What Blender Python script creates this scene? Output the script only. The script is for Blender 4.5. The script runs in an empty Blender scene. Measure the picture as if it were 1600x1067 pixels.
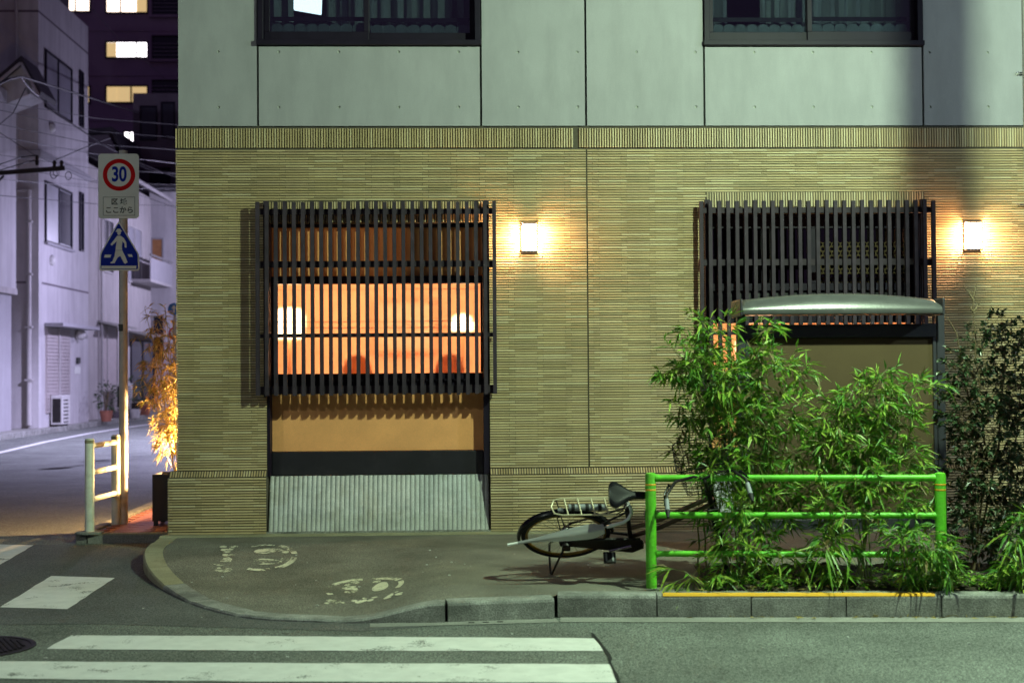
import bpy, bmesh, math, random
from mathutils import Vector, Matrix, Euler
import numpy as np

random.seed(11)
RND = random.Random(5)
S = bpy.context.scene
COL = S.collection
rad = math.radians

# ------------------------------------------------------------------ camera
YAW, PITCH, ROLL = rad(2.0795), rad(1.2271), rad(-0.4134)
FPX = 2222.0
CAM = Vector((0, -13.4, 1.5))
_F = Vector((math.sin(YAW) * math.cos(PITCH), math.cos(YAW) * math.cos(PITCH), math.sin(PITCH)))
_R0 = Vector((math.cos(YAW), -math.sin(YAW), 0))
_U0 = _R0.cross(_F)
_R = math.cos(ROLL) * _R0 + math.sin(ROLL) * _U0
_U = -math.sin(ROLL) * _R0 + math.cos(ROLL) * _U0
cd = bpy.data.cameras.new('camera')
cam = bpy.data.objects.new('camera', cd)
COL.objects.link(cam)
S.camera = cam
cam.matrix_world = Matrix(((_R.x, _U.x, -_F.x, CAM.x), (_R.y, _U.y, -_F.y, CAM.y),
                           (_R.z, _U.z, -_F.z, CAM.z), (0, 0, 0, 1)))
cd.sensor_width = 36
cd.lens = FPX * 36 / 1600
cd.clip_end = 600
cd.dof.use_dof = True
cd.dof.focus_distance = 12.6
cd.dof.aperture_fstop = 2.0

# ------------------------------------------------------------------ night sky
W = bpy.data.worlds.new('World')
S.world = W
W.use_nodes = True
_n = W.node_tree
_bg = _n.nodes['Background']
_sky = _n.nodes.new('ShaderNodeTexSky')
_sky.sky_type = 'NISHITA'
_sky.sun_disc = False
_sky.sun_elevation = rad(-2.5)
_sky.sun_rotation = rad(200)
_mix = _n.nodes.new('ShaderNodeMix')          # even violet glow of the city over the dusk sky
_mix.data_type = 'RGBA'
_mix.inputs['Factor'].default_value = 0.85
_mix.inputs['B'].default_value = (0.23, 0.14, 0.40, 1)
_n.links.new(_sky.outputs[0], _mix.inputs['A'])
_n.links.new(_mix.outputs['Result'], _bg.inputs['Color'])
_bg.inputs['Strength'].default_value = 0.15

# street lamps and other lit lamps are in their own builders; these are their levels
PW = dict(street=1720.0, street_far=720.0, street_left=430.0, side=9000.0, side_mid=760.0, side_fill=2000.0, uplight=760.0)
S.view_settings.view_transform = 'Standard'
S.view_settings.look = 'None'
S.view_settings.exposure = 0.0
S.view_settings.gamma = 1.0
S.view_settings.use_curve_mapping = False
S.cycles.use_denoising = True
S.cycles.denoising_prefilter = 'ACCURATE'
S.cycles.max_bounces = 8
S.cycles.transparent_max_bounces = 16
S.cycles.sample_clamp_indirect = 6.0
S.cycles.caustics_reflective = False
S.cycles.caustics_refractive = False


# ------------------------------------------------------------------ measuring: photo point -> point in the place
def _ray(u, v):
    return _F + _R * ((u - 800) / FPX) - _U * ((v - 533.5) / FPX)


def gy(u, v, Y):
    d = _ray(u, v)
    return CAM + d * ((Y - CAM.y) / d.y)


def gz(u, v, Z):
    d = _ray(u, v)
    return CAM + d * ((Z - CAM.z) / d.z)


def gx(u, v, X):
    d = _ray(u, v)
    return CAM + d * ((X - CAM.x) / d.x)


# ------------------------------------------------------------------ materials
MATS = {}


def mk(name, col, rough=0.7, metal=0.0, var=0.18, scale=6.0, bump=0.0, bscale=60.0, spec=0.5,
       col2=None, fine=0.0, trans=0.0, emis=None, estr=0.0, stain=None, stain_amt=0.0, bdist=0.01, coat=0.0):
    m = bpy.data.materials.new(name)
    m.use_nodes = True
    nt = m.node_tree
    b = nt.nodes['Principled BSDF']
    b.inputs['Roughness'].default_value = rough
    b.inputs['Metallic'].default_value = metal
    b.inputs['Specular IOR Level'].default_value = spec
    if coat:
        b.inputs['Coat Weight'].default_value = coat
    geo = nt.nodes.new('ShaderNodeNewGeometry')
    c2 = col2 or tuple(max(0, c * (1 - var)) for c in col)
    c1 = tuple(min(1, c * (1 + var * 0.6)) for c in col)
    nz = nt.nodes.new('ShaderNodeTexNoise')
    nz.inputs['Scale'].default_value = scale
    nz.inputs['Detail'].default_value = 6
    nz.inputs['Roughness'].default_value = 0.62
    nt.links.new(geo.outputs['Position'], nz.inputs['Vector'])
    mx = nt.nodes.new('ShaderNodeMix')
    mx.data_type = 'RGBA'
    mx.inputs['A'].default_value = (*c2, 1)
    mx.inputs['B'].default_value = (*c1, 1)
    rp = nt.nodes.new('ShaderNodeValToRGB')
    rp.color_ramp.elements[0].position = 0.3
    rp.color_ramp.elements[1].position = 0.7
    nt.links.new(nz.outputs['Fac'], rp.inputs['Fac'])
    nt.links.new(rp.outputs['Color'], mx.inputs['Factor'])
    out = mx.outputs['Result']
    if fine:
        n2 = nt.nodes.new('ShaderNodeTexNoise')
        n2.inputs['Scale'].default_value = bscale
        n2.inputs['Detail'].default_value = 2
        nt.links.new(geo.outputs['Position'], n2.inputs['Vector'])
        r2 = nt.nodes.new('ShaderNodeMapRange')
        r2.inputs['From Min'].default_value = 0.35
        r2.inputs['From Max'].default_value = 0.7
        r2.inputs['To Min'].default_value = 1 - fine
        r2.inputs['To Max'].default_value = 1 + fine
        nt.links.new(n2.outputs['Fac'], r2.inputs['Value'])
        m2 = nt.nodes.new('ShaderNodeMix')
        m2.data_type = 'RGBA'
        m2.blend_type = 'MULTIPLY'
        m2.inputs['Factor'].default_value = 1
        nt.links.new(out, m2.inputs['A'])
        nt.links.new(r2.outputs['Result'], m2.inputs['B'])
        out = m2.outputs['Result']
    if stain:
        n3 = nt.nodes.new('ShaderNodeTexNoise')
        n3.inputs['Scale'].default_value = scale * 0.45
        n3.inputs['Detail'].default_value = 8
        n3.inputs['Roughness'].default_value = 0.7
        nt.links.new(geo.outputs['Position'], n3.inputs['Vector'])
        r3 = nt.nodes.new('ShaderNodeMapRange')
        r3.inputs['From Min'].default_value = 0.5
        r3.inputs['From Max'].default_value = 0.72
        r3.inputs['To Max'].default_value = stain_amt
        nt.links.new(n3.outputs['Fac'], r3.inputs['Value'])
        m3 = nt.nodes.new('ShaderNodeMix')
        m3.data_type = 'RGBA'
        m3.inputs['B'].default_value = (*stain, 1)
        nt.links.new(r3.outputs['Result'], m3.inputs['Factor'])
        nt.links.new(out, m3.inputs['A'])
        out = m3.outputs['Result']
    nt.links.new(out, b.inputs['Base Color'])
    if bump:
        nb = nt.nodes.new('ShaderNodeTexNoise')
        nb.inputs['Scale'].default_value = bscale
        nb.inputs['Detail'].default_value = 4
        nt.links.new(geo.outputs['Position'], nb.inputs['Vector'])
        bp = nt.nodes.new('ShaderNodeBump')
        bp.inputs['Strength'].default_value = bump
        bp.inputs['Distance'].default_value = bdist
        nt.links.new(nb.outputs['Fac'], bp.inputs['Height'])
        nt.links.new(bp.outputs['Normal'], b.inputs['Normal'])
    if trans:
        tr = nt.nodes.new('ShaderNodeBsdfTranslucent')
        nt.links.new(out, tr.inputs['Color'])
        ms = nt.nodes.new('ShaderNodeMixShader')
        ms.inputs['Fac'].default_value = trans
        nt.links.new(b.outputs[0], ms.inputs[1])
        nt.links.new(tr.outputs[0], ms.inputs[2])
        nt.links.new(ms.outputs[0], nt.nodes['Material Output'].inputs['Surface'])
    if emis:
        b.inputs['Emission Color'].default_value = (*emis, 1)
        b.inputs['Emission Strength'].default_value = estr
    MATS[name] = m
    return m


def glass(name, tint=(0.9, 0.95, 0.95), refl=0.10, rough=0.02):
    m = bpy.data.materials.new(name)
    m.use_nodes = True
    nt = m.node_tree
    nt.nodes.remove(nt.nodes['Principled BSDF'])
    t = nt.nodes.new('ShaderNodeBsdfTransparent')
    t.inputs['Color'].default_value = (*tint, 1)
    g = nt.nodes.new('ShaderNodeBsdfGlossy')
    g.inputs['Roughness'].default_value = rough
    ms = nt.nodes.new('ShaderNodeMixShader')
    ms.inputs['Fac'].default_value = refl
    nt.links.new(t.outputs[0], ms.inputs[1])
    nt.links.new(g.outputs[0], ms.inputs[2])
    nt.links.new(ms.outputs[0], nt.nodes['Material Output'].inputs['Surface'])
    MATS[name] = m
    return m


def worn(name, col, keep=0.5, scale=40.0, rough=0.8):
    """worn road paint: flakes missing where a noise field is low"""
    m = mk(name, col, rough=rough, var=0.12, scale=9)
    nt = m.node_tree
    b = nt.nodes['Principled BSDF']
    geo = nt.nodes.new('ShaderNodeNewGeometry')
    nz = nt.nodes.new('ShaderNodeTexNoise')
    nz.inputs['Scale'].default_value = scale
    nz.inputs['Detail'].default_value = 5
    nz.inputs['Roughness'].default_value = 0.75
    nt.links.new(geo.outputs['Position'], nz.inputs['Vector'])
    nl = nt.nodes.new('ShaderNodeTexNoise')
    nl.inputs['Scale'].default_value = 5
    nt.links.new(geo.outputs['Position'], nl.inputs['Vector'])
    ad = nt.nodes.new('ShaderNodeMath')
    ad.operation = 'ADD'
    nt.links.new(nz.outputs['Fac'], ad.inputs[0])
    nt.links.new(nl.outputs['Fac'], ad.inputs[1])
    mr = nt.nodes.new('ShaderNodeMapRange')
    mr.inputs['From Min'].default_value = 1.0 + (0.5 - keep) * 0.9 - 0.06
    mr.inputs['From Max'].default_value = 1.0 + (0.5 - keep) * 0.9 + 0.06
    nt.links.new(ad.outputs[0], mr.inputs['Value'])
    nt.links.new(mr.outputs['Result'], b.inputs['Alpha'])
    return m


# ------------------------------------------------------------------ mesh builder
WO = {}


class MB:
    def __init__(self):
        self.v, self.f, self.m = [], [], []
        self.mi = 0

    def add(self, vs, fs):
        o = len(self.v)
        self.v += [tuple(p) for p in vs]
        for f in fs:
            self.f.append(tuple(i + o for i in f))
            self.m.append(self.mi)
        return self

    def box(self, x0, x1, y0, y1, z0, z1):
        if x0 > x1: x0, x1 = x1, x0
        if y0 > y1: y0, y1 = y1, y0
        if z0 > z1: z0, z1 = z1, z0
        return self.add([(x0, y0, z0), (x1, y0, z0), (x1, y1, z0), (x0, y1, z0),
                         (x0, y0, z1), (x1, y0, z1), (x1, y1, z1), (x0, y1, z1)],
                        [(0, 3, 2, 1), (4, 5, 6, 7), (0, 1, 5, 4), (1, 2, 6, 5), (2, 3, 7, 6), (3, 0, 4, 7)])

    def bar(self, a, b, w, h, up=(0, 0, 1)):
        """box of section w x h from a to b"""
        a, b = Vector(a), Vector(b)
        d = (b - a).normalized()
        s = d.cross(Vector(up))
        if s.length < 1e-4: s = d.cross(Vector((0, 1, 0)))
        s.normalize()
        t = s.cross(d)
        vs = []
        for p in (a, b):
            for i, j in ((-1, -1), (1, -1), (1, 1), (-1, 1)):
                vs.append(p + s * (i * w / 2) + t * (j * h / 2))
        return self.add(vs, [(3, 2, 1, 0), (4, 5, 6, 7), (0, 1, 5, 4), (1, 2, 6, 5), (2, 3, 7, 6), (3, 0, 4, 7)])

    def tube(self, pts, r, n=8, cap=True, closed=False):
        pts = [Vector(p) for p in pts]
        k = len(pts)
        rs = r if isinstance(r, (list, tuple)) else [r] * k
        vs, fs = [], []
        prev = None
        for i, p in enumerate(pts):
            if closed:
                d = pts[(i + 1) % k] - pts[i - 1]
            else:
                d = pts[min(i + 1, k - 1)] - pts[max(i - 1, 0)]
            d.normalize()
            if prev is None:
                s = d.cross(Vector((0, 0, 1)))
                if s.length < 1e-3: s = d.cross(Vector((0, 1, 0)))
            else:
                s = prev - d * prev.dot(d)
                if s.length < 1e-5: s = d.cross(Vector((0, 1, 0)))
            s.normalize()
            prev = s
            t = d.cross(s)
            for j in range(n):
                a = 2 * math.pi * j / n
                vs.append(p + (s * math.cos(a) + t * math.sin(a)) * rs[i])
        rng = k if closed else k - 1
        for i in range(rng):
            i2 = (i + 1) % k
            for j in range(n):
                j2 = (j + 1) % n
                fs.append((i * n + j, i * n + j2, i2 * n + j2, i2 * n + j))
        if cap and not closed:
            fs.append(tuple(range(n - 1, -1, -1)))
            fs.append(tuple((k - 1) * n + j for j in range(n)))
        return self.add(vs, fs)

    def lathe(self, prof, c, n=16, axis='z'):
        """profile [(r, h)] round an axis through c"""
        c = Vector(c)
        vs, fs = [], []
        for r, h in prof:
            for j in range(n):
                a = 2 * math.pi * j / n
                q = (r * math.cos(a), r * math.sin(a), h)
                if axis == 'y': q = (q[0], h, q[1])
                if axis == 'x': q = (h, q[0], q[1])
                vs.append(c + Vector(q))
        for i in range(len(prof) - 1):
            for j in range(n):
                j2 = (j + 1) % n
                f = (i * n + j, i * n + j2, (i + 1) * n + j2, (i + 1) * n + j)
                fs.append(f if axis != 'y' else f[::-1])
        fs.append(tuple(range(n))[::-1])
        fs.append(tuple((len(prof) - 1) * n + j for j in range(n)))
        return self.add(vs, fs)

    def ext(self, outline, a, b, plane='xz'):
        """outline polygon extruded between a and b along the missing axis"""
        n = len(outline)
        vs = []
        for q in (a, b):
            for (s, t) in outline:
                vs.append((s, q, t) if plane == 'xz' else (s, t, q) if plane == 'xy' else (q, s, t))
        fs = [tuple(range(n)), tuple(range(2 * n - 1, n - 1, -1))]
        for i in range(n):
            j = (i + 1) % n
            fs.append((i, i + n, j + n, j))
        return self.add(vs, fs)

    def ball(self, c, r, n=10, m=6):
        c = Vector(c)
        rr = r if isinstance(r, (tuple, list)) else (r, r, r)
        vs = [c + Vector((0, 0, rr[2]))]
        for i in range(1, m):
            p = math.pi * i / m
            for j in range(n):
                a = 2 * math.pi * j / n
                vs.append(c + Vector((rr[0] * math.sin(p) * math.cos(a), rr[1] * math.sin(p) * math.sin(a), rr[2] * math.cos(p))))
        vs.append(c - Vector((0, 0, rr[2])))
        fs = []
        for j in range(n):
            fs.append((0, 1 + j, 1 + (j + 1) % n))
        for i in range(m - 2):
            for j in range(n):
                a = 1 + i * n
                fs.append((a + j, a + n + j, a + n + (j + 1) % n, a + (j + 1) % n))
        e = len(vs) - 1
        a = 1 + (m - 2) * n
        for j in range(n):
            fs.append((e, a + (j + 1) % n, a + j))
        return self.add(vs, fs)

    def mesh(self, name, mats, off=(0, 0, 0), smooth=False, fix=True):
        me = bpy.data.meshes.new(name)
        o = off
        me.from_pydata([(p[0] - o[0], p[1] - o[1], p[2] - o[2]) for p in self.v], [], self.f)
        if not isinstance(mats, (list, tuple)): mats = [mats]
        for m in mats: me.materials.append(MATS[m] if isinstance(m, str) else m)
        if len(mats) > 1:
            me.polygons.foreach_set('material_index', self.m)
        if fix:
            bm = bmesh.new()
            bm.from_mesh(me)
            bmesh.ops.recalc_face_normals(bm, faces=bm.faces)
            bm.to_mesh(me)
            bm.free()
        if smooth:
            me.polygons.foreach_set('use_smooth', [True] * len(me.polygons))
            try:
                me.set_sharp_from_angle(angle=rad(40))
            except Exception:
                pass
        return me

    def build(self, name, mats, parent=None, smooth=False, bevel=0.0, org=None, local=False, fix=True, kind=None):
        """world-space vertices unless local; org = world origin for a top-level mesh"""
        if local:
            base = Vector((0, 0, 0))
        elif parent is not None:
            base = WO[parent]
        else:
            base = Vector(org) if org is not None else Vector((0, 0, 0))
        o = bpy.data.objects.new(name, self.mesh(name, mats, base, smooth, fix))
        COL.objects.link(o)
        WO[o] = base.copy()
        if parent is not None:
            o.parent = parent
        else:
            o.location = base
        if kind: o['kind'] = kind
        if bevel:
            md = o.modifiers.new('bevel', 'BEVEL')
            md.width = bevel
            md.segments = 2
            md.limit_method = 'ANGLE'
            md.angle_limit = rad(40)
        return o


def thing(name, label, cat, loc=(0, 0, 0), group=None, rot=None):
    o = bpy.data.objects.new(name, None)
    o.empty_display_size = 0.1
    COL.objects.link(o)
    o.location = loc
    if rot is not None:
        o.rotation_euler = rot
    o['label'] = label
    o['category'] = cat
    if group: o['group'] = group
    WO[o] = Vector(loc)
    return o


def tag(o, label, cat, group=None):
    o['label'] = label
    o['category'] = cat
    if group: o['group'] = group
    return o


def struct(o):
    o['kind'] = 'structure'
    return o


def copy_tree(o, parent=None):
    c = o.copy()
    COL.objects.link(c)
    c.parent = parent
    WO[c] = WO[o].copy()
    for ch in [x for x in KIDS(o)]:
        copy_tree(ch, c)
    return c


def KIDS(o):
    return [x for x in bpy.data.objects if x.parent == o]


def piece(name, me, parent, loc, rot=None, scale=None):
    """a copy of a shared mesh at world loc, child of parent (parent unrotated)"""
    o = bpy.data.objects.new(name, me)
    COL.objects.link(o)
    o.parent = parent
    o.location = Vector(loc) - WO[parent]
    if rot is not None: o.rotation_euler = rot
    if scale is not None: o.scale = scale
    WO[o] = Vector(loc)
    return o


def point_light(name, loc, power, col, radius, parent=None, spot=0.0):
    l = bpy.data.lights.new(name, 'SPOT' if spot else 'POINT')      # a spot shines straight down
    if spot:
        l.spot_size = rad(spot)
        l.spot_blend = 0.5
    l.energy = power
    l.color = col
    l.shadow_soft_size = radius
    o = bpy.data.objects.new(name, l)
    COL.objects.link(o)
    if parent:
        o.parent = parent
        o.location = Vector(loc) - WO[parent]
    else:
        o.location = loc
    return o


def text_mesh(s, size, mat, offset=0.0):
    c = bpy.data.curves.new('t', 'FONT')
    c.body = s
    c.size = size
    c.align_x = 'CENTER'
    c.align_y = 'CENTER'
    c.extrude = 0.0008
    c.offset = offset
    o = bpy.data.objects.new('t', c)
    COL.objects.link(o)
    dg = bpy.context.evaluated_depsgraph_get()
    me = bpy.data.meshes.new_from_object(o.evaluated_get(dg))
    bpy.data.objects.remove(o)
    me.materials.clear()
    me.materials.append(MATS[mat])
    return me


def sm(t):
    t = max(0.0, min(1.0, t))
    return t * t * (3 - 2 * t)
# ------------------------------------------------------------------ the materials of the place
def streaks(name, col, col2, rough=0.8, sx=3.0, sz=0.35, bump=0.15, bscale=90, fine=0.06, blot=0.0):
    """wall finish with vertical weather streaks"""
    m = mk(name, col, rough=rough, var=0.10, scale=1.3, bump=bump, bscale=bscale, fine=fine, bdist=0.004)
    nt = m.node_tree
    b = nt.nodes['Principled BSDF']
    src = b.inputs['Base Color'].links[0].from_socket
    geo = nt.nodes.new('ShaderNodeNewGeometry')
    mp = nt.nodes.new('ShaderNodeMapping')
    mp.inputs['Scale'].default_value = (sx, sx, sz)
    nt.links.new(geo.outputs['Position'], mp.inputs['Vector'])
    nz = nt.nodes.new('ShaderNodeTexNoise')
    nz.inputs['Scale'].default_value = 2.2
    nz.inputs['Detail'].default_value = 7
    nz.inputs['Roughness'].default_value = 0.65
    nt.links.new(mp.outputs[0], nz.inputs['Vector'])
    mr = nt.nodes.new('ShaderNodeMapRange')
    mr.inputs['From Min'].default_value = 0.42
    mr.inputs['From Max'].default_value = 0.75
    mr.inputs['To Max'].default_value = 0.75
    nt.links.new(nz.outputs['Fac'], mr.inputs['Value'])
    mx = nt.nodes.new('ShaderNodeMix')
    mx.data_type = 'RGBA'
    mx.inputs['B'].default_value = (*col2, 1)
    nt.links.new(mr.outputs[0], mx.inputs['Factor'])
    nt.links.new(src, mx.inputs['A'])
    nt.links.new(mx.outputs['Result'], b.inputs['Base Color'])
    return m


TILE_TINT = [(0.47, 0.355, 0.185), (0.41, 0.31, 0.16), (0.53, 0.415, 0.23), (0.44, 0.335, 0.19), (0.37, 0.29, 0.155), (0.56, 0.46, 0.275)]
for i, c in enumerate(TILE_TINT):
    streaks('tile%d' % i, c, tuple(q * 0.74 for q in c), rough=0.5, sx=1.6, sz=0.30, bump=0.25, bscale=160, fine=0.10)
TILES = ['tile%d' % i for i in range(6)]
mk('mortar', (0.085, 0.072, 0.052), rough=0.95, var=0.3, scale=20)
streaks('concrete', (0.322, 0.316, 0.336), (0.240, 0.236, 0.250), rough=0.75, sx=2.2, sz=0.6, bump=0.1, bscale=120)
mk('concrete_hole', (0.36, 0.37, 0.35), rough=0.9)
mk('joint', (0.03, 0.032, 0.03), rough=0.9)
mk('frame_dark', (0.013, 0.009, 0.020), rough=0.5, var=0.2, spec=0.15)
mk('lattice_wood', (0.040, 0.028, 0.040), rough=0.7, spec=0.25, var=0.4, scale=9, bump=0.25, bscale=70, bdist=0.003)
mk('plaster', (0.84, 0.38, 0.145), rough=0.85, var=0.10, scale=4, bump=0.25, bscale=130, bdist=0.003, fine=0.05)
mk('black_panel', (0.018, 0.016, 0.022), rough=0.38, var=0.25, scale=5, stain=(0.06, 0.05, 0.06), stain_amt=0.5)
mk('bamboo_cast', (0.53, 0.55, 0.54), rough=0.75, var=0.2, scale=7, bump=0.2, bscale=90, bdist=0.003, fine=0.1,
   stain=(0.27, 0.20, 0.08), stain_amt=0.35)
mk('asphalt', (0.165, 0.180, 0.160), rough=0.82, var=0.38, scale=1.1, bump=1.0, bscale=105, fine=0.85, bdist=0.008)
mk('asphalt_walk', (0.200, 0.190, 0.155), rough=0.88, var=0.42, scale=1.4, bump=0.9, bscale=130, fine=0.7, bdist=0.005)
mk('asphalt_patch', (0.115, 0.120, 0.116), rough=0.85, var=0.2, scale=1.6, bump=0.9, bscale=120, fine=0.75, bdist=0.006)
mk('crack', (0.012, 0.012, 0.012), rough=1)
worn('paint_white', (0.74, 0.75, 0.72), keep=0.74, scale=55, rough=0.65)
worn('paint_worn', (0.72, 0.70, 0.52), keep=0.52, scale=30)
worn('paint_yellow', (0.80, 0.42, 0.02), keep=0.88, scale=30)
mk('kerb_stone', (0.30, 0.305, 0.28), rough=0.85, var=0.45, scale=5, bump=0.8, bscale=110, fine=0.34, bdist=0.004,
   stain=(0.10, 0.10, 0.09), stain_amt=0.85)
mk('kerb_yellowish', (0.36, 0.34, 0.22), rough=0.85, var=0.25, scale=4, bump=0.5, bscale=150, fine=0.2, bdist=0.004,
   stain=(0.20, 0.17, 0.07), stain_amt=0.5)
mk('gutter', (0.27, 0.27, 0.24), rough=0.85, var=0.2, scale=5, bump=0.5, bscale=150, fine=0.25, bdist=0.003)
mk('soil', (0.045, 0.034, 0.022), rough=1, var=0.4, scale=14, bump=1, bscale=60, bdist=0.02)
mk('red_paver', (0.34, 0.13, 0.085), rough=0.7, var=0.25, scale=9, bump=0.3, bscale=120, bdist=0.003)
mk('green_paint', (0.135, 0.60, 0.03), rough=0.45, var=0.22, scale=9, bump=0.12, bscale=70, bdist=0.002, fine=0.12, stain=(0.11, 0.20, 0.04), stain_amt=0.6)
mk('yellow_band', (0.85, 0.42, 0.03), rough=0.4)
mk('pole_paint', (0.58, 0.54, 0.50), rough=0.5, var=0.12, scale=12)
mk('white_paint', (0.80, 0.82, 0.70), rough=0.45, var=0.10, scale=12, stain=(0.30, 0.26, 0.14), stain_amt=0.45)
mk('steel', (0.42, 0.42, 0.40), rough=0.4, metal=0.7, var=0.12, scale=14)
mk('chrome', (0.65, 0.65, 0.63), rough=0.22, metal=1.0, var=0.05)
mk('board_metal', (0.085, 0.085, 0.085), rough=0.30, metal=0.15, var=0.15, scale=10, bump=0.06, bscale=60)
mk('board_frame', (0.045, 0.045, 0.055), rough=0.38, var=0.15, metal=0.2)
mk('board_panel', (0.092, 0.066, 0.036), spec=0.08, rough=0.85, var=0.08, scale=2.5, fine=0.04, bscale=300)
mk('black_rubber', (0.012, 0.012, 0.013), rough=0.7, var=0.3)
mk('black_gloss', (0.010, 0.010, 0.012), rough=0.24, var=0.2, spec=0.28)
mk('bike_brown', (0.10, 0.052, 0.032), rough=0.35, var=0.2, coat=0.3)
mk('bike_dark', (0.022, 0.019, 0.019), rough=0.45, var=0.3, metal=0.3)
mk('bike_cream', (0.62, 0.56, 0.38), rough=0.35, metal=0.25, var=0.1)
mk('rim_brass', (0.36, 0.25, 0.07), rough=0.3, metal=0.8, var=0.2)
mk('grip_grey', (0.26, 0.28, 0.30), rough=0.6)
mk('red_reflector', (0.5, 0.02, 0.02), rough=0.3)
mk('leaf_a', (0.15, 0.34, 0.03), rough=0.45, var=0.25, scale=30, trans=0.28)
mk('leaf_b', (0.07, 0.21, 0.025), rough=0.45, var=0.25, scale=30, trans=0.25)
mk('leaf_c', (0.31, 0.46, 0.06), rough=0.45, var=0.25, scale=30, trans=0.3)
mk('leaf_d', (0.20, 0.16, 0.06), rough=0.6, var=0.3, scale=30, trans=0.2)
mk('shrub_a', (0.040, 0.085, 0.030), rough=0.38, var=0.3, scale=30, trans=0.15)
mk('shrub_b', (0.065, 0.105, 0.045), rough=0.38, var=0.3, scale=30, trans=0.15)
mk('shrub_c', (0.15, 0.10, 0.055), rough=0.5, var=0.3, scale=30, trans=0.15)
mk('culm', (0.16, 0.19, 0.06), rough=0.5, var=0.3, scale=20)
mk('twig', (0.14, 0.10, 0.05), rough=0.7, var=0.3, scale=20)
mk('dry_a', (0.66, 0.44, 0.16), rough=0.6, var=0.3, scale=20, trans=0.35)
mk('dry_b', (0.46, 0.36, 0.10), rough=0.6, var=0.3, scale=20, trans=0.3)
mk('dry_c', (0.36, 0.33, 0.09), rough=0.6, var=0.3, scale=20, trans=0.3)
mk('planter_black', (0.016, 0.014, 0.018), rough=0.5, var=0.3, bump=0.1, bscale=60)
mk('sign_white', (0.80, 0.82, 0.78), rough=0.6, var=0.06, scale=8, spec=0.15)
mk('sign_red', (0.62, 0.008, 0.012), rough=0.6, var=0.1, spec=0.08)
mk('sign_blue', (0.010, 0.028, 0.36), rough=0.6, var=0.1, spec=0.08)
mk('sign_ink', (0.03, 0.035, 0.03), rough=0.5)
mk('cable', (0.012, 0.010, 0.014), rough=0.6)
mk('cable_grey', (0.10, 0.095, 0.11), rough=0.5)
streaks('stucco_white', (0.60, 0.58, 0.60), (0.36, 0.34, 0.36), rough=0.85, sx=1.6, sz=0.16, bump=0.2, bscale=40)
streaks('stucco_grey', (0.40, 0.39, 0.42), (0.30, 0.29, 0.31), rough=0.85, sx=2.0, sz=0.3, bump=0.2, bscale=40)
streaks('stucco_cream', (0.50, 0.47, 0.47), (0.28, 0.26, 0.26), rough=0.85, sx=2.0, sz=0.3, bump=0.2, bscale=40)
mk('apartment_tile', (0.55, 0.44, 0.52), rough=0.7, var=0.12, scale=0.6)
mk('dark_wall', (0.15, 0.125, 0.15), rough=0.8, var=0.2, scale=1.0)
mk('roof_dark', (0.045, 0.042, 0.050), rough=0.6, var=0.3, scale=3)
mk('shutter', (0.48, 0.43, 0.43), rough=0.5, var=0.12, scale=4)
mk('ac_white', (0.62, 0.61, 0.60), rough=0.5, var=0.1)
mk('pipe_grey', (0.50, 0.48, 0.48), rough=0.5, var=0.1)
mk('window_dark', (0.030, 0.034, 0.045), rough=0.08, var=0.3, scale=1.2, spec=0.8)
mk('window_grey', (0.34, 0.34, 0.38), rough=0.35, var=0.25, scale=1.2)
mk('curtain_lit', (0.7, 0.6, 0.5), rough=0.9, emis=(1.0, 0.80, 0.66), estr=3.2)
mk('curtain_white', (0.7, 0.7, 0.7), rough=0.9, emis=(1.0, 0.93, 0.98), estr=4.2)
mk('curtain_dim', (0.6, 0.5, 0.3), rough=0.9, emis=(0.85, 0.60, 0.28), estr=0.75)
mk('room_wall', (0.86, 0.63, 0.45), rough=0.9, var=0.06, scale=2)
mk('room_floor', (0.45, 0.27, 0.13), rough=0.6, var=0.2, scale=3)
mk('room_wood', (0.42, 0.20, 0.085), rough=0.5, var=0.2, scale=5)
mk('paper', (0.82, 0.76, 0.62), rough=0.9, var=0.04)
mk('cushion_red', (0.74, 0.40, 0.25), rough=0.9, var=0.15, scale=6)
mk('lamp_paper', (0.9, 0.8, 0.6), rough=0.9, emis=(1.0, 0.60, 0.32), estr=42.0)
mk('lamp_wall', (0.9, 0.8, 0.6), rough=0.9, emis=(1.0, 0.53, 0.24), estr=760.0)
mk('lamp_front', (0.9, 0.8, 0.6), rough=0.9, emis=(1.0, 0.66, 0.38), estr=26.0)
mk('lamp_tube', (0.9, 0.9, 0.9), rough=0.9, emis=(0.80, 0.95, 1.0), estr=3.0)
mk('lens_street', (0.9, 0.9, 0.9), rough=0.5, emis=(0.80, 1.0, 0.74), estr=20.0)
mk('lens_side', (0.9, 0.9, 0.9), rough=0.5, emis=(0.74, 0.62, 1.0), estr=20.0)
mk('lens_warm', (0.9, 0.8, 0.6), rough=0.5, emis=(1.0, 0.60, 0.22), estr=20.0)
mk('curtain', (0.26, 0.27, 0.30), rough=0.95, var=0.15, scale=3, trans=0.25)
mk('film', (0.11, 0.125, 0.15), rough=0.6, var=0.25, scale=5)
mk('interior', (0.16, 0.17, 0.20), rough=0.9)
mk('clear_plastic', (0.75, 0.80, 0.80), rough=0.15, var=0.05)
glass('pane_clear', (0.93, 0.95, 0.95), 0.06)
_nt = MATS['pane_clear'].node_tree          # slightly obscured glass
_rf = _nt.nodes.new('ShaderNodeBsdfRefraction')
_rf.inputs['IOR'].default_value = 1.12
_rf.inputs['Roughness'].default_value = 0.28
_rf.inputs['Color'].default_value = (0.96, 0.95, 0.94, 1)
for _l in list(_nt.links):
    if _l.from_node.type == 'BSDF_TRANSPARENT':
        _s = _l.to_socket
        _nt.links.remove(_l)
        _nt.links.new(_rf.outputs[0], _s)
glass('pane_upper', (0.72, 0.78, 0.80), 0.16)
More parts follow.
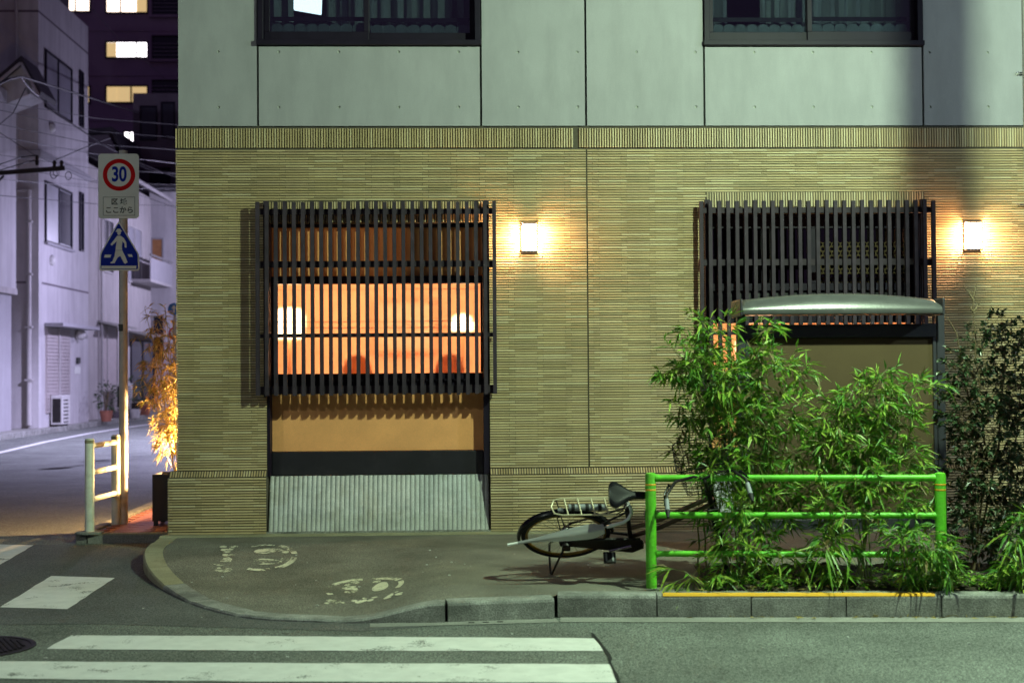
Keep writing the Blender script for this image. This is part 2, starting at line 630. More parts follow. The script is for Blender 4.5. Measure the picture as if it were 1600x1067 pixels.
glass('pane_dark', (0.22, 0.24, 0.26), 0.14)
glass('vinyl', (0.72, 0.75, 0.74), 0.25, 0.22)
_nt = MATS['vinyl'].node_tree
_d = _nt.nodes.new('ShaderNodeBsdfDiffuse')
_d.inputs['Color'].default_value = (0.74, 0.76, 0.74, 1)
_ms = _nt.nodes.new('ShaderNodeMixShader')
_ms.inputs['Fac'].default_value = 0.34
_old = _nt.nodes['Material Output'].inputs['Surface'].links[0].from_socket
_nt.links.new(_old, _ms.inputs[1])
_nt.links.new(_d.outputs[0], _ms.inputs[2])
_nt.links.new(_ms.outputs[0], _nt.nodes['Material Output'].inputs['Surface'])
# ------------------------------------------------------------------ ground, road, pavement
ROADZ = -0.13


def zs(x, y):
    """pavement level: it drops to the crossing at the corner"""
    return -0.112 * (1 - sm((x + 0.75) / 0.66)) * sm((-y - 0.6) / 2.6)


m = MB()
# one sheet out to the horizon, finer near the camera
m.add([(-260, -120, ROADZ), (260, -120, ROADZ), (260, 320, ROADZ), (-260, 320, ROADZ)], [(0, 1, 2, 3)])
road = struct(m.build('road', 'asphalt'))

# outer edge of the kerb, from the building corner round to the right: (x, y, top)
KP = [(-2.78, 0.20), (-2.77, -0.40), (-2.74, -0.95), (-2.64, -1.45), (-2.46, -2.02), (-2.22, -2.60), (-1.95, -3.15),
      (-1.66, -3.58), (-1.37, -3.86), (-1.05, -3.98), (-0.70, -4.06), (-0.40, -4.09), (-0.11, -4.10)]
KW = 0.16


def kerb_dense(pts, step=0.09):
    out = []
    P = [Vector((p[0], p[1])) for p in pts]
    for i in range(len(P) - 1):
        p0, p1, p2, p3 = P[max(i - 1, 0)], P[i], P[i + 1], P[min(i + 2, len(P) - 1)]
        n = max(2, int((p2 - p1).length / step))
        for k in range(n):
            t = k / n
            out.append(0.5 * ((2 * p1) + (p2 - p0) * t + (2 * p0 - 5 * p1 + 4 * p2 - p3) * t * t + (3 * p1 - p0 - 3 * p2 + p3) * t ** 3))
    out.append(P[-1])
    return out


kd = kerb_dense(KP)


def kerb_off(pts, w):
    r = []
    for i, p in enumerate(pts):
        d = pts[min(i + 1, len(pts) - 1)] - pts[max(i - 1, 0)]
        d.normalize()
        r.append(p + Vector((-d.y, d.x)) * w)
    return r


kin = kerb_off(kd, KW)


def ktop(p):
    x, y = p
    return zs(x, y) + 0.004


RK0, RK1 = Vector((0.63, -3.95)), Vector((12.0, -4.86))   # straight kerb on the right
rdir = (RK1 - RK0).normalized()
rnor = Vector((-rdir.y, rdir.x))
MIDK0, MIDK1 = Vector((-0.10, -4.085)), Vector((0.62, -4.00))

# pavement sheet: rows from the wall foot to the inside of the kerb
edge = [(p, q) for p, q in zip(kin, kin)]
outer = [tuple(p) for p in kin] + [(MIDK0.x, MIDK0.y + KW), (MIDK1.x, MIDK1.y + KW)]
for k in range(40):
    q = RK0 + rnor * KW + rdir * (0.02 + k * 0.29)
    outer.append((q.x, q.y))
m = MB()
NR = 16
n = len(outer)
cum = [0]
for i in range(1, n):
    cum.append(cum[-1] + abs(outer[i][0] - outer[i - 1][0]) + 0.05)
for i in range(n):
    xo, yo = outer[i]
    wx = -2.72 + (cum[i] / cum[-1]) ** 0.96 * 14.9
    if xo > -1.0: wx = max(wx, xo - 0.0)
    wy = 0.02
    for j in range(NR + 1):
        t = j / NR
        x, y = wx + (xo - wx) * t, wy + (yo - wy) * t
        m.v.append((x, y, zs(x, y) + (0.0 if t < 1 else -0.004)))
for i in range(n - 1):
    for j in range(NR):
        a = i * (NR + 1) + j
        m.f.append((a, a + 1, a + NR + 2, a + NR + 1))
        m.m.append(0)
walk = struct(m.build('pavement', 'asphalt_walk', smooth=True))

# concrete strip along the wall foot
m = MB()
m.box(-2.78, 9, -0.20, -0.05, -0.03, 0.012)
struct(m.build('wall_footing', 'kerb_yellowish', bevel=0.004))

# kerb stones, one by one
kerb = bpy.data.objects.new('kerb', None)
COL.objects.link(kerb)
kerb['kind'] = 'structure'
WO[kerb] = Vector((0, 0, 0))
stones = [(0, 7), (7, 14), (14, 21), (21, 28), (28, 35), (35, 42), (42, 49), (49, len(kd) - 1)]
NK = len(kd)
per = 7
i0 = 0
while i0 < NK - 1:
    i1 = min(i0 + per, NK - 1)
    if NK - 1 - i1 < 3: i1 = NK - 1
    m = MB()
    rows = []
    for i in range(i0, i1 + 1):
        sh = 0.006 if i in (i0, i1) else 0
        d = (kd[min(i + 1, NK - 1)] - kd[max(i - 1, 0)]).normalized()
        e = d * (0.003 if i == i0 else (-0.003 if i == i1 else 0))
        a, b = kd[i] + e, kin[i] + e
        zt = ktop(kd[i])
        zi = zs(b.x, b.y) + 0.004
        k = len(m.v)
        m.v += [(a.x, a.y, ROADZ - 0.02), (a.x, a.y, zt - 0.012 - sh), (a.x + (b.x - a.x) * 0.08, a.y + (b.y - a.y) * 0.08, zt - sh),
                (b.x, b.y, zi - sh), (b.x, b.y, ROADZ - 0.02)]
        rows.append(k)
    for r0, r1 in zip(rows[:-1], rows[1:]):
        for q in range(4):
            m.f.append((r0 + q, r0 + q + 1, r1 + q + 1, r1 + q))
            m.m.append(0)
    m.f.append(tuple(rows[0] + q for q in range(5)))
    m.f.append(tuple(rows[-1] + q for q in range(5))[::-1])
    m.m += [0, 0]
    m.build('kerb_stone', 'kerb_yellowish' if kd[i0].y > -2.4 else 'kerb_stone', kerb, smooth=True)
    i0 = i1


def kerb_block(p0, p1, z0, z1, mat='kerb_stone', round_=0.022):
    d = (p1 - p0).normalized()
    nn = Vector((-d.y, d.x))
    m = MB()
    prof = [(0.0, ROADZ - 0.03), (0.0, -round_), (round_ * 0.3, -round_ * 0.3), (round_, 0), (KW, 0), (KW, ROADZ - 0.03)]
    vs = []
    for p, zt in ((p0, z0), (p1, z1)):
        for w, h in prof:
            q = p + nn * w
            vs.append((q.x, q.y, h if h < -0.1 else zt + h))
    n_ = len(prof)
    fs = [(i, (i + 1) % n_, (i + 1) % n_ + n_, i + n_) for i in range(n_)]
    fs += [tuple(range(n_))[::-1], tuple(range(n_, 2 * n_))]
    m.add(vs, fs)
    return m.build('kerb_stone', mat, kerb)


kerb_block(MIDK0 + Vector((0.008, 0)), MIDK1 - Vector((0.012, 0)), 0.003, 0.006)
L = 0.0
for k in range(18):
    a = RK0 + rdir * (L + 0.004)
    ln = 0.62 if k else 0.66
    b = RK0 + rdir * (L + ln - 0.004)
    kerb_block(a, b, 0.022 - 0.002 * (k % 3), 0.022 - 0.002 * ((k + 1) % 2))
    L += ln
# concrete gutter strips at the kerb's foot
m = MB()
for a, b, w in ((MIDK0 - Vector((0.5, 0.01)), MIDK1 + Vector((0.0, -0.01)), 0.13), (RK0 + rdir * 0.02 - rnor * 0.012, RK1, 0.17)):
    d = (b - a).normalized()
    nn = Vector((d.y, -d.x))
    m.add([(*(a), ROADZ + 0.006), (*(b), ROADZ + 0.006), (*(b + nn * w), ROADZ + 0.004), (*(a + nn * w), ROADZ + 0.004)], [(3, 2, 1, 0)])
m.build('gutter_strip', 'gutter', road)
m = MB()
for k in range(3):
    x = 0.04 + k * 0.093
    m.box(x, x + 0.04, -4.135 + k * 0.008, -4.125 + k * 0.008, ROADZ + 0.0075, ROADZ + 0.0105)
m.build('drain_slot', 'crack', road)


# painted crossings on the road, each bar a sheet of its own
def stripe(pts, mat='paint_white', z=ROADZ + 0.004, name='crossing_stripe', parent=road, wob=0.006):
    m = MB()
    out = []
    r = random.Random(int(abs(pts[0][0] * 1000)))
    for i in range(len(pts)):
        a, b = Vector(pts[i][:2]), Vector(pts[(i + 1) % len(pts)][:2])
        k = max(2, int((b - a).length / 0.12))
        nn = Vector(((b - a).y, -(b - a).x)).normalized()
        for j in range(k):
            p = a + (b - a) * (j / k) + nn * r.uniform(-wob, wob)
            out.append((p.x, p.y, z))
    m.add(out, [tuple(range(len(out)))])
    return m.build(name, mat, parent, fix=False)


def gp(u, v, Z=ROADZ):
    p = gz(u, v, Z)
    return (p.x, p.y)


stripe([gp(73, 1014), gp(400, 1017), gp(943, 1017.5), gp(928, 997.5), gp(400, 994), gp(110, 993)][::1])
stripe([gp(-130, 1059), gp(400, 1065), gp(966, 1067), gp(955, 1038), gp(400, 1036), gp(-90, 1033)])
s3 = [gp(-170, 1108), gp(400, 1118), gp(985, 1125), gp(975, 1090), gp(400, 1086), gp(-130, 1079)]
stripe(s3)
stripe([gp(0, 949), gp(105, 952), gp(180, 903), gp(80, 900)])
stripe([gp(-70, 882), gp(0, 883), gp(52, 852), gp(-30, 850)])
stripe([gp(-190, 850), gp(-115, 850), gp(-70, 828), gp(-140, 827)])
# worn resurfacing seam and crack at the end of the crossing
m = MB()
cr = [(925, 990), (934, 1001), (941, 1010), (950, 1022), (954, 1030), (953, 1036), (958, 1046), (963, 1056), (967, 1068), (974, 1085), (980, 1110)]
lft, rgt = [], []
r = random.Random(3)
for i, (u, v) in enumerate(cr):
    x, y = gp(u, v)
    w = r.uniform(0.006, 0.013)
    lft.append((x - w, y, ROADZ + 0.0075))
    rgt.append((x + w, y, ROADZ + 0.0075))
k = len(cr)
m.add(lft + rgt, [(i, i + 1, i + 1 + k, i + k) for i in range(k - 1)])
m.build('crack', 'crack', road)
# darker old asphalt of the side street mouth
m = MB()
out = [gp(-400, 978), gp(150, 975), gp(420, 982), gp(560, 986), gp(660, 980), gp(640, 968), gp(500, 962), gp(380, 952), gp(300, 932), gp(236, 893), gp(224, 862), gp(160, 852), gp(-400, 846)]
m.add([(x, y, ROADZ + 0.002) for x, y in out], [tuple(range(len(out)))])
m.build('asphalt_patch', 'asphalt_patch', road)

# white edge line of the side street
pl = [gp(-150, 735), gp(0, 707), gp(70, 690.5), gp(140, 677), gp(200, 667.5), gp(240, 662), gp(300, 655)]
m = MB()
vs = []
for i, (x, y) in enumerate(pl):
    vs += [(x - 0.09, y, ROADZ + 0.004), (x + 0.09, y, ROADZ + 0.004)]
m.add(vs, [(2 * i, 2 * i + 1, 2 * i + 3, 2 * i + 2) for i in range(len(pl) - 1)])
m.build('edge_line', 'paint_white', road)

# far pavement of the side street with its kerb
m = MB()
m.box(-30, -11.75, -4, 60, ROADZ - 0.02, 0.0)
fw = struct(m.build('far_pavement', 'gutter', bevel=0.02))
for k in range(34):
    m = MB()
    y0 = 8 + k * 1.0
    m.box(-11.745, -11.58, y0 + 0.01, y0 + 0.99, ROADZ - 0.02, 0.015)
    m.build('kerb_stone', 'kerb_stone', fw, bevel=0.015)

# paved strip beside the building in the side street: red paving blocks
SZ = -0.04
m = MB()
m.box(-3.62, -2.70, 0.55, 12, ROADZ - 0.02, SZ - 0.012)
side = struct(m.build('side_strip', 'gutter'))
m0 = MB()
m0.box(-0.108, 0.108, -0.052, 0.052, -0.02, 0)
pav = m0.mesh('paver', 'red_paver')
for i in range(4):
    for j in range(36):
        x = -3.50 + i * 0.22 + (0.11 if j % 2 else 0)
        if x > -2.8: continue
        o = piece('paver', pav, side, (x + 0.02, 0.74 + j * 0.11, SZ + 0.002 * ((i * 7 + j * 3) % 3)))
for k in range(8):
    m = MB()
    y0 = 0.56 + k * 0.7
    m.box(-3.74, -3.63, y0, y0 + 0.69, ROADZ - 0.02, SZ + 0.01)
    m.build('kerb_stone', 'kerb_stone', side, bevel=0.01)
m = MB()
m.box(-3.62, -2.80, 0.56, 0.66, ROADZ - 0.02, SZ + 0.004)
m.build('kerb_stone', 'kerb_yellowish', side, bevel=0.01)

# manhole cover on the left
mc = gp(8, 1010)
mt = thing('manhole_cover', 'round dark iron manhole cover beside the crossing bars', 'manhole cover', (mc[0] - 0.18, mc[1] - 0.03, ROADZ))
c = WO[mt]
m = MB()
m.lathe([(0.36, 0.0), (0.36, 0.008), (0.33, 0.008), (0.325, 0.003)], c, 40)
m.build('rim', 'bike_dark', mt)
m = MB()
for i in range(-9, 10):
    for j in range(-9, 10):
        x, y = i * 0.034 + (0.017 if j % 2 else 0), j * 0.034
        if x * x + y * y < 0.30 ** 2:
            m.box(c.x + x - 0.011, c.x + x + 0.011, c.y + y - 0.011, c.y + y + 0.011, ROADZ + 0.003, ROADZ + 0.010)
m.build('studs', 'bike_dark', mt)


# worn white footprint rings painted on the pavement
def ring_mark(name, lbl, center, ang, sx, sy, feet=True):
    m = MB()
    ca, sa = math.cos(ang), math.sin(ang)

    def T(px, py):
        x, y = center[0] + (px * sx * ca - py * sy * sa), center[1] + (px * sx * sa + py * sy * ca)
        return (x, y, zs(x, y) + 0.005)

    def strip(a0, a1, r0, r1, n=18):
        vs = []
        for k in range(n + 1):
            a = rad(a0 + (a1 - a0) * k / n)
            vs += [T(r0 * math.cos(a), r0 * math.sin(a)), T(r1 * math.cos(a), r1 * math.sin(a))]
        m.add(vs, [(2 * k, 2 * k + 1, 2 * k + 3, 2 * k + 2) for k in range(n)])

    def blob(cx, cy, rx, ry, rot=0, n=16, pinch=0.0):
        vs = [T(cx, cy)]
        for k in range(n):
            a = 2 * math.pi * k / n
            qx, qy = rx * math.cos(a), ry * math.sin(a) * (1 - pinch * math.cos(a))
            vs.append(T(cx + qx * math.cos(rot) - qy * math.sin(rot), cy + qx * math.sin(rot) + qy * math.cos(rot)))
        m.add(vs, [(0, 1 + k, 1 + (k + 1) % n) for k in range(n)])
    strip(-66, -8, 0.86, 1.04)
    strip(6, 60, 0.86, 1.04)
    strip(70, 118, 0.86, 1.0)
    strip(-118, -76, 0.86, 1.0)
    blob(0.14, 0.40, 0.46, 0.20, 0.10, pinch=0.35)
    blob(0.12, -0.40, 0.46, 0.20, -0.10, pinch=0.35)
    blob(0.66, 0.28, 0.12, 0.12, -0.2)
    blob(0.64, -0.28, 0.12, 0.11, 0.2)
    # lettering block below the ring, too worn to read
    rr = random.Random(int(center[0] * 100))
    for k, (a, b) in enumerate(((-0.95, -0.45), (-0.30, 0.22), (0.38, 0.9))):
        for q in range(9):
            x_, y_ = rr.uniform(-1.34, -0.9), rr.uniform(a, b)
            blob(x_, y_, rr.uniform(0.05, 0.16), rr.uniform(0.05, 0.12), rr.uniform(-0.5, 0.5), 9)
    o = m.build(name, 'paint_worn', walk, fix=False)
    return o


p1 = gz(412, 870, -0.03)
ring_mark('footprint_mark', '', (p1.x, p1.y), rad(0) + 0.12, 0.27, 0.62)
p2 = gz(570, 912, -0.06)
ring_mark('footprint_mark', '', (p2.x, p2.y), rad(92), 0.42, 0.29)
# ------------------------------------------------------------------ the corner building
BX0, BX1 = -2.641, 9.0
Z_CB = 3.806          # foot of the concrete
Z_BB = 3.618          # foot of the upright tile band
Z_P1, Z_P0 = 0.600, 0.545   # sloped tile row on the plinth
PLY = -0.055          # plinth front
LOP = dict(x0=-1.814, x1=0.273, z0=0.537, z1=2.913)      # left window recess
ROP = dict(x0=2.345, x1=4.432, z0=0.537, z1=2.993)       # right window recess
RY = 0.15             # recess depth
B = thing('corner_building', 'corner building with ribbed beige tile below and bare concrete panels above', 'building', (3.0, 0, 0))

# --- backing wall, cut round the openings
m = MB()
T = 0.30
for z0, z1, segs in ((0.0, Z_P1, [(BX0, LOP['x0']), (LOP['x1'], ROP['x0']), (ROP['x1'], BX1)]),
                     (Z_P1, 2.913, [(BX0, LOP['x0']), (LOP['x1'], ROP['x0']), (ROP['x1'], BX1)]),
                     (2.913, 2.993, [(BX0, ROP['x0']), (ROP['x1'], BX1)]),
                     (2.993, Z_CB + 0.02, [(BX0, BX1)])):
    for a, b in segs:
        m.box(a + 0.0, b - 0.0, 0.0, T, z0 - 0.1 if z0 == 0 else z0, z1)
# side wall, back and roof of the building
m.box(BX0, BX0 + 0.25, T + 0.002, 10, -0.2, Z_CB)
m.box(BX0, BX1, 9.75, 10, -0.2, Z_CB)
m.box(BX1 - 0.25, BX1, T, 9.7, -0.2, Z_CB)
m.build('wall', 'mortar', B)
m = MB()
m.box(BX0 + 0.004, BX0 + 0.25, 0.31, 10, Z_CB + 0.003, 9.0)
m.box(BX0 + 0.26, BX1 - 0.26, 9.78, 9.98, Z_CB + 0.003, 9.0)
m.box(BX1 - 0.25, BX1 - 0.004, 0.31, 9.7, Z_CB + 0.003, 9.0)
m.build('upper_wall', 'concrete', B)
m = MB()
m.box(BX0 - 0.05, BX1 + 0.05, -0.02, 10.05, 9.0, 9.3)
m.build('roof', 'concrete', B)

# --- ribbed tiles: thin long courses, lower edge proud
TP = 0.268            # tile length


def tile_mesh(l, h, lo, hi, mat, name='tile'):
    mm = MB()
    # local: x from 0..l, z from 0..h, front at -lo (foot) and -hi (head)
    mm.add([(0, 0, 0), (l, 0, 0), (l, -lo, 0.001), (0, -lo, 0.001), (0, -lo, h * 0.42), (l, -lo, h * 0.42),
            (l, -hi, h), (0, -hi, h), (0, 0, h), (l, 0, h)],
           [(0, 1, 2, 3), (3, 2, 5, 4), (4, 5, 6, 7), (7, 6, 9, 8), (0, 3, 4, 7, 8), (1, 9, 6, 5, 2)])
    return mm


TH = 0.0172
LO, HI = 0.016, 0.009
CZ = (Z_BB - 0.012 - (Z_P1 + 0.004)) / 124
CZP = (Z_P0 - 0.006 - 0.012) / 21.0
tiles = []       # (x, y, z, len, tint)
rt = random.Random(21)


def course(z, h, y, xa, xb, shift, open_=None):
    """tiles of one course between xa and xb, broken by openings"""
    spans = [(xa, xb)]
    for (o0, o1) in (open_ or []):
        ns = []
        for a, b in spans:
            if o1 <= a or o0 >= b:
                ns.append((a, b))
            else:
                if o0 - a > 0.01: ns.append((a, o0))
                if b - o1 > 0.01: ns.append((o1, b))
        spans = ns
    k0 = math.floor((xa - shift) / TP) - 1
    x = shift + k0 * TP
    while x < xb:
        for a, b in spans:
            p, q = max(x, a), min(x + TP, b)
            if q - p > 0.018:
                tint = rt.choices(range(6), (25, 20, 24, 14, 7, 10))[0]
                tiles.append((p + 0.0015, y, z, q - p - 0.003, tint))
        x += TP


XJ = 1.205
for i in range(124):
    z = Z_P1 + 0.004 + i * CZ
    op = [(XJ - 0.006, XJ + 0.006)]
    if z + CZ > LOP['z0'] and z < 3.113: op.append((LOP['x0'], LOP['x1']))
    if z + CZ > ROP['z0'] and z < 3.193: op.append((ROP['x0'], ROP['x1']))
    if z + CZ * 0.4 < 3.113: op.append((LOP['x0'], LOP['x1']))
    course(z, TH, 0.0, BX0, 6.6, BX0 + 0.15 + (0.056 if i % 2 else 0.0), op)
for i in range(21):
    z = 0.014 + i * CZP
    course(z, TH, PLY, BX0 - 0.07, 6.6, BX0 + 0.17 + (0.056 if i % 2 else 0.0), [(LOP['x0'], LOP['x1']), (ROP['x0'], ROP['x1'])])
# plinth core
m = MB()
for a, b in ((BX0 - 0.07, LOP['x0']), (LOP['x1'], ROP['x0']), (ROP['x1'], BX1)):
    m.add([(a, PLY, -0.1), (b, PLY, -0.1), (b, -0.001, -0.1), (a, -0.001, -0.1),
           (a, PLY, Z_P0), (b, PLY, Z_P0), (b, -0.001, Z_P1), (a, -0.001, Z_P1)],
          [(0, 3, 2, 1), (4, 5, 6, 7), (0, 1, 5, 4), (1, 2, 6, 5), (2, 3, 7, 6), (3, 0, 4, 7)])
m.box(BX0 - 0.07, BX0 - 0.002, 0.0, 10, -0.1, Z_P1 - 0.03)
m.build('plinth', 'mortar', B)

tmesh = {}
full = [t for t in tiles if t[3] > TP - 0.006]
full.sort(key=lambda t: (t[0] + TP / 2) ** 2 + (t[1] + 13.4) ** 2 + (t[2] - 1.5) ** 2 if -2.6 < t[0] < 2.2 else 1e6)
pick = set(id(t) for t in full[:300])
for t in full[:300]:
    k = t[4]
    if k not in tmesh: tmesh[k] = tile_mesh(TP - 0.003, TH, LO, HI, None).mesh('wall_tile', TILES[k])
    piece('wall_tile', tmesh[k], B, (t[0], t[1], t[2]))
m = MB()
for t in tiles:
    if id(t) in pick: continue
    m.mi = t[4]
    q = tile_mesh(t[3], TH, LO + rt.uniform(-0.0012, 0.0012), HI, None)
    m.add([(x + t[0], y + t[1], z + t[2]) for x, y, z in q.v], q.f)
m.build('wall_tiles_rest', TILES, B, kind='stuff')

# --- upright tiles: the long band, the lintel rows and the plinth's sloped row
ups = []       # (x, z0, z1, y0_bottom, y_top, tint)
PU = 0.0243


def up_row(xa, xb, z0, z1, yb=0.0, yt=0.0, skip=()):
    n = int(round((xb - xa) / PU))
    p = (xb - xa) / n
    for i in range(n):
        x = xa + i * p
        if any(a - p < x < b for a, b in skip): continue
        ups.append((x + 0.002, p - 0.0075, z0, z1, yb, yt, rt.choices(range(6), (24, 20, 22, 14, 8, 14))[0]))


up_row(BX0 - 0.018, 6.6, Z_BB, Z_CB - 0.008, -0.006, -0.006, [(1.095, 1.11)])
n_band = len(ups)
up_row(LOP['x0'], LOP['x1'], LOP['z1'] + 0.003, 3.110)
up_row(ROP['x0'], ROP['x1'], ROP['z1'] + 0.003, 3.190)
up_row(BX0 - 0.07, LOP['x0'], Z_P0, Z_P1 - 0.006, PLY, -0.002)
up_row(LOP['x1'], ROP['x0'], Z_P0, Z_P1 - 0.006, PLY, -0.002)
up_row(ROP['x1'], 6.6, Z_P0, Z_P1 - 0.006, PLY, -0.002)


def up_tile(w, z0, z1, yb, yt, d=0.016):
    mm = MB()
    e = w * 0.16
    mm.add([(0, yb, z0), (w, yb, z0), (w - e, yb - d, z0), (e, yb - d, z0), (0, yt, z1), (w, yt, z1), (w - e, yt - d, z1), (e, yt - d, z1)],
           [(3, 2, 6, 7), (0, 3, 7, 4), (2, 1, 5, 6), (0, 1, 2, 3), (7, 6, 5, 4)])
    return mm


umesh = {}
inview = [u for u in ups[:n_band] if u[0] < 5.45]
for u in inview[:300]:
    k = u[6]
    if k not in umesh:
        umesh[k] = up_tile(u[1], 0, u[3] - u[2], 0, 0).mesh('band_tile', TILES[k])
    piece('band_tile', umesh[k], B, (u[0], u[4], u[2]))
done = set(id(u) for u in inview[:300])
m = MB()
for u in ups:
    if id(u) in done: continue
    m.mi = u[6]
    q = up_tile(u[1], u[2], u[3], u[4], u[5], 0.013 + rt.uniform(-0.001, 0.001))
    m.add([(x + u[0], y, z) for x, y, z in q.v], q.f)
m.build('upright_tiles_rest', TILES, B, kind='stuff')
# left return of the tile face, seen edge on at the corner
m = MB()
for i in range(124):
    z = Z_P1 + 0.004 + i * CZ
    m.mi = i % 6
    m.box(BX0 - 0.013, BX0, -0.010, 1.6, z, z + TH)
for i in range(21):
    z = 0.014 + i * CZP
    m.mi = (i * 5) % 6
    m.box(BX0 - 0.083, BX0 - 0.07, PLY - 0.010, 1.6, z, z + TH)
m.build('return_tiles', TILES, B, kind='stuff')

# --- bare concrete panels with tie holes
HOLES = [(-1.692 + 0.5635 * k) for k in range(-2, 14)]


def panel(x0, x1, z0, z1, rows=(4.003, 4.526)):
    g = 0.010
    a, b, c, d = x0 + g, x1 - g, z0 + g, z1 - g
    bm = bmesh.new()

    def loop(pts):
        vs = [bm.verts.new(p) for p in pts]
        return [bm.edges.new((vs[i], vs[(i + 1) % len(vs)])) for i in range(len(vs))]
    es = loop([(a, 0, c), (b, 0, c), (b, 0, d), (a, 0, d)])
    cups = []
    for hx in HOLES:
        for hz in rows:
            if a + 0.03 < hx < b - 0.03 and c + 0.03 < hz < d - 0.03:
                es += loop([(hx + 0.0135 * math.cos(t * math.pi / 6), 0, hz + 0.0135 * math.sin(t * math.pi / 6)) for t in range(12)])
                cups.append((hx, hz))
    bmesh.ops.triangle_fill(bm, edges=es, use_beauty=True)
    me = bpy.data.meshes.new('concrete_panel')
    for f in bm.faces: 
        if f.normal.y > 0: f.normal_flip()
    bm.to_mesh(me)
    bm.free()
    mm = MB()
    mm.v = [tuple(v.co) for v in me.vertices]
    mm.f = [tuple(p.vertices) for p in me.polygons]
    mm.m = [0] * len(mm.f)
    bpy.data.meshes.remove(me)
    # edges of the panel, returning to the joint
    mm.add([(a, 0, c), (b, 0, c), (b, 0, d), (a, 0, d), (a, 0.05, c), (b, 0.05, c), (b, 0.05, d), (a, 0.05, d)],
           [(0, 4, 5, 1), (1, 5, 6, 2), (2, 6, 7, 3), (3, 7, 4, 0)])
    mm.mi = 1
    for hx, hz in cups:
        vs = []
        for r_, y in ((0.0135, 0.0), (0.009, 0.012)):
            vs += [(hx + r_ * math.cos(t * math.pi / 6), y, hz + r_ * math.sin(t * math.pi / 6)) for t in range(12)]
        mm.add(vs, [(t, t + 12, (t + 1) % 12 + 12, (t + 1) % 12) for t in range(12)] + [tuple(range(12, 24))])
    return mm.build('concrete_panel', ['concrete', 'concrete_hole'], B, fix=False)


ZW = 4.597
LW = (-1.889, 0.21)
RW = (2.334, 4.439)
panel(BX0, LW[0], Z_CB, 8.99)
panel(LW[0], LW[1], Z_CB, ZW - 0.012)
panel(LW[1], XJ, Z_CB, 8.99)
panel(XJ, RW[0], Z_CB, 8.99)
panel(RW[0], RW[1], Z_CB, ZW - 0.012)
panel(RW[1], 6.6, Z_CB, 8.99)
panel(6.6, BX1, Z_CB, 8.99)
panel(LW[0], LW[1], 6.3, 8.99, rows=())
panel(RW[0], RW[1], 6.3, 8.99, rows=())
m = MB()
for a, b in ((BX0 + 0.02, LW[0] + 0.01), (LW[1] - 0.01, RW[0] + 0.01), (RW[1] - 0.01, BX1 - 0.02)):
    m.box(a, b, 0.03, 0.30, Z_CB + 0.022, 8.98)
for w in (LW, RW):
    m.box(w[0] + 0.012, w[1] - 0.012, 0.032, 0.30, Z_CB + 0.022, ZW - 0.02)
    m.box(w[0] + 0.012, w[1] - 0.012, 0.032, 0.30, 6.31, 8.97)
m.build('panel_backing', 'joint', B)


# --- upper windows: outer frame, two sliding sashes, glass, curtain and frosted strip
def upper_window(x0, x1, open_right):
    w = MB()
    zt = 6.3
    w.box(x0 - 0.006, x1 + 0.006, -0.055, 0.20, ZW - 0.012, ZW + 0.035)          # sill
    w.box(x0 + 0.002, x0 + 0.055, -0.035, 0.20, ZW + 0.036, zt)
    w.box(x1 - 0.055, x1 - 0.002, -0.035, 0.20, ZW + 0.036, zt)
    w.box(x0, x1, -0.03, 0.20, zt - 0.06, zt)
    o = w.build('window', 'frame_dark', B, bevel=0.004)
    xm = (x0 + x1) / 2 - 0.04
    for k, (a, b, y) in enumerate(((x0 + 0.058, xm + 0.03, 0.055), (xm - 0.01, x1 - 0.058, 0.10 if not open_right else 0.02))):
        s = MB()
        s.box(a, b, y, y + 0.035, ZW + 0.038, ZW + 0.135)
        s.box(a, a + 0.045, y + 0.001, y + 0.034, ZW + 0.136, zt - 0.07)
        s.box(b - 0.045, b, y + 0.001, y + 0.034, ZW + 0.136, zt - 0.07)
        s.build('sash', 'frame_dark', o, bevel=0.003)
        g = MB()
        g.box(a + 0.04, b - 0.04, y + 0.015, y + 0.020, ZW + 0.13, zt - 0.08)
        g.build('pane', 'pane_upper', o)
        rail = MB()
        rail.box(a + 0.046, b - 0.046, y + 0.07 + 0.05, y + 0.085 + 0.05, ZW + 0.265, ZW + 0.305)
        rail.build('guard_bar', 'frame_dark', o)
        f = MB()
        n_ = 8
        for q in range(n_):
            xa = a + 0.05 + (b - a - 0.10) * q / n_
            xb = a + 0.05 + (b - a - 0.10) * (q + 1) / n_
            xc, hw = (xa + xb) / 2, (xb - xa) / 2 * 0.96
            arch = [(xa + 0.003, ZW + 0.137)] + [(xc - hw * math.cos(t * math.pi / 8), ZW + 0.20 + 0.035 * math.sin(t * math.pi / 8)) for t in range(9)] + [(xb - 0.003, ZW + 0.137)]
            f.ext(arch, y + 0.10, y + 0.103)
        f.build('frosted_strip', 'film', o)
    c = MB()
    vs = []
    n_ = 90
    for i in range(n_ + 1):
        x = x0 + 0.02 + (x1 - x0 - 0.04) * i / n_
        if abs(x - (x0 + x1) / 2) < 0.0: continue
        yy = 0.36 + 0.035 * math.sin(i * 1.1) + 0.012 * math.sin(i * 2.9)
        vs += [(x, yy, ZW + 0.02), (x, yy, zt)]
    cut0, cut1 = (12, 26)
    fs = [(2 * i, 2 * i + 2, 2 * i + 3, 2 * i + 1) for i in range(n_) if not (cut0 <= i < cut1)]
    c.add(vs, fs)
    c.build('curtain', 'curtain', o, smooth=True, fix=False)
    r_ = MB()
    r_.add([(x0, 0.31, ZW - 0.15), (x1, 0.31, ZW - 0.15), (x1, 4, ZW - 0.15), (x0, 4, ZW - 0.15),
            (x0, 0.31, 6.4), (x1, 0.31, 6.4), (x1, 4, 6.4), (x0, 4, 6.4)],
           [(0, 1, 2, 3), (4, 5, 6, 7), (2, 3, 7, 6), (1, 2, 6, 5), (3, 0, 4, 7)])
    r_.build('room_shell', 'interior', o)
    return o


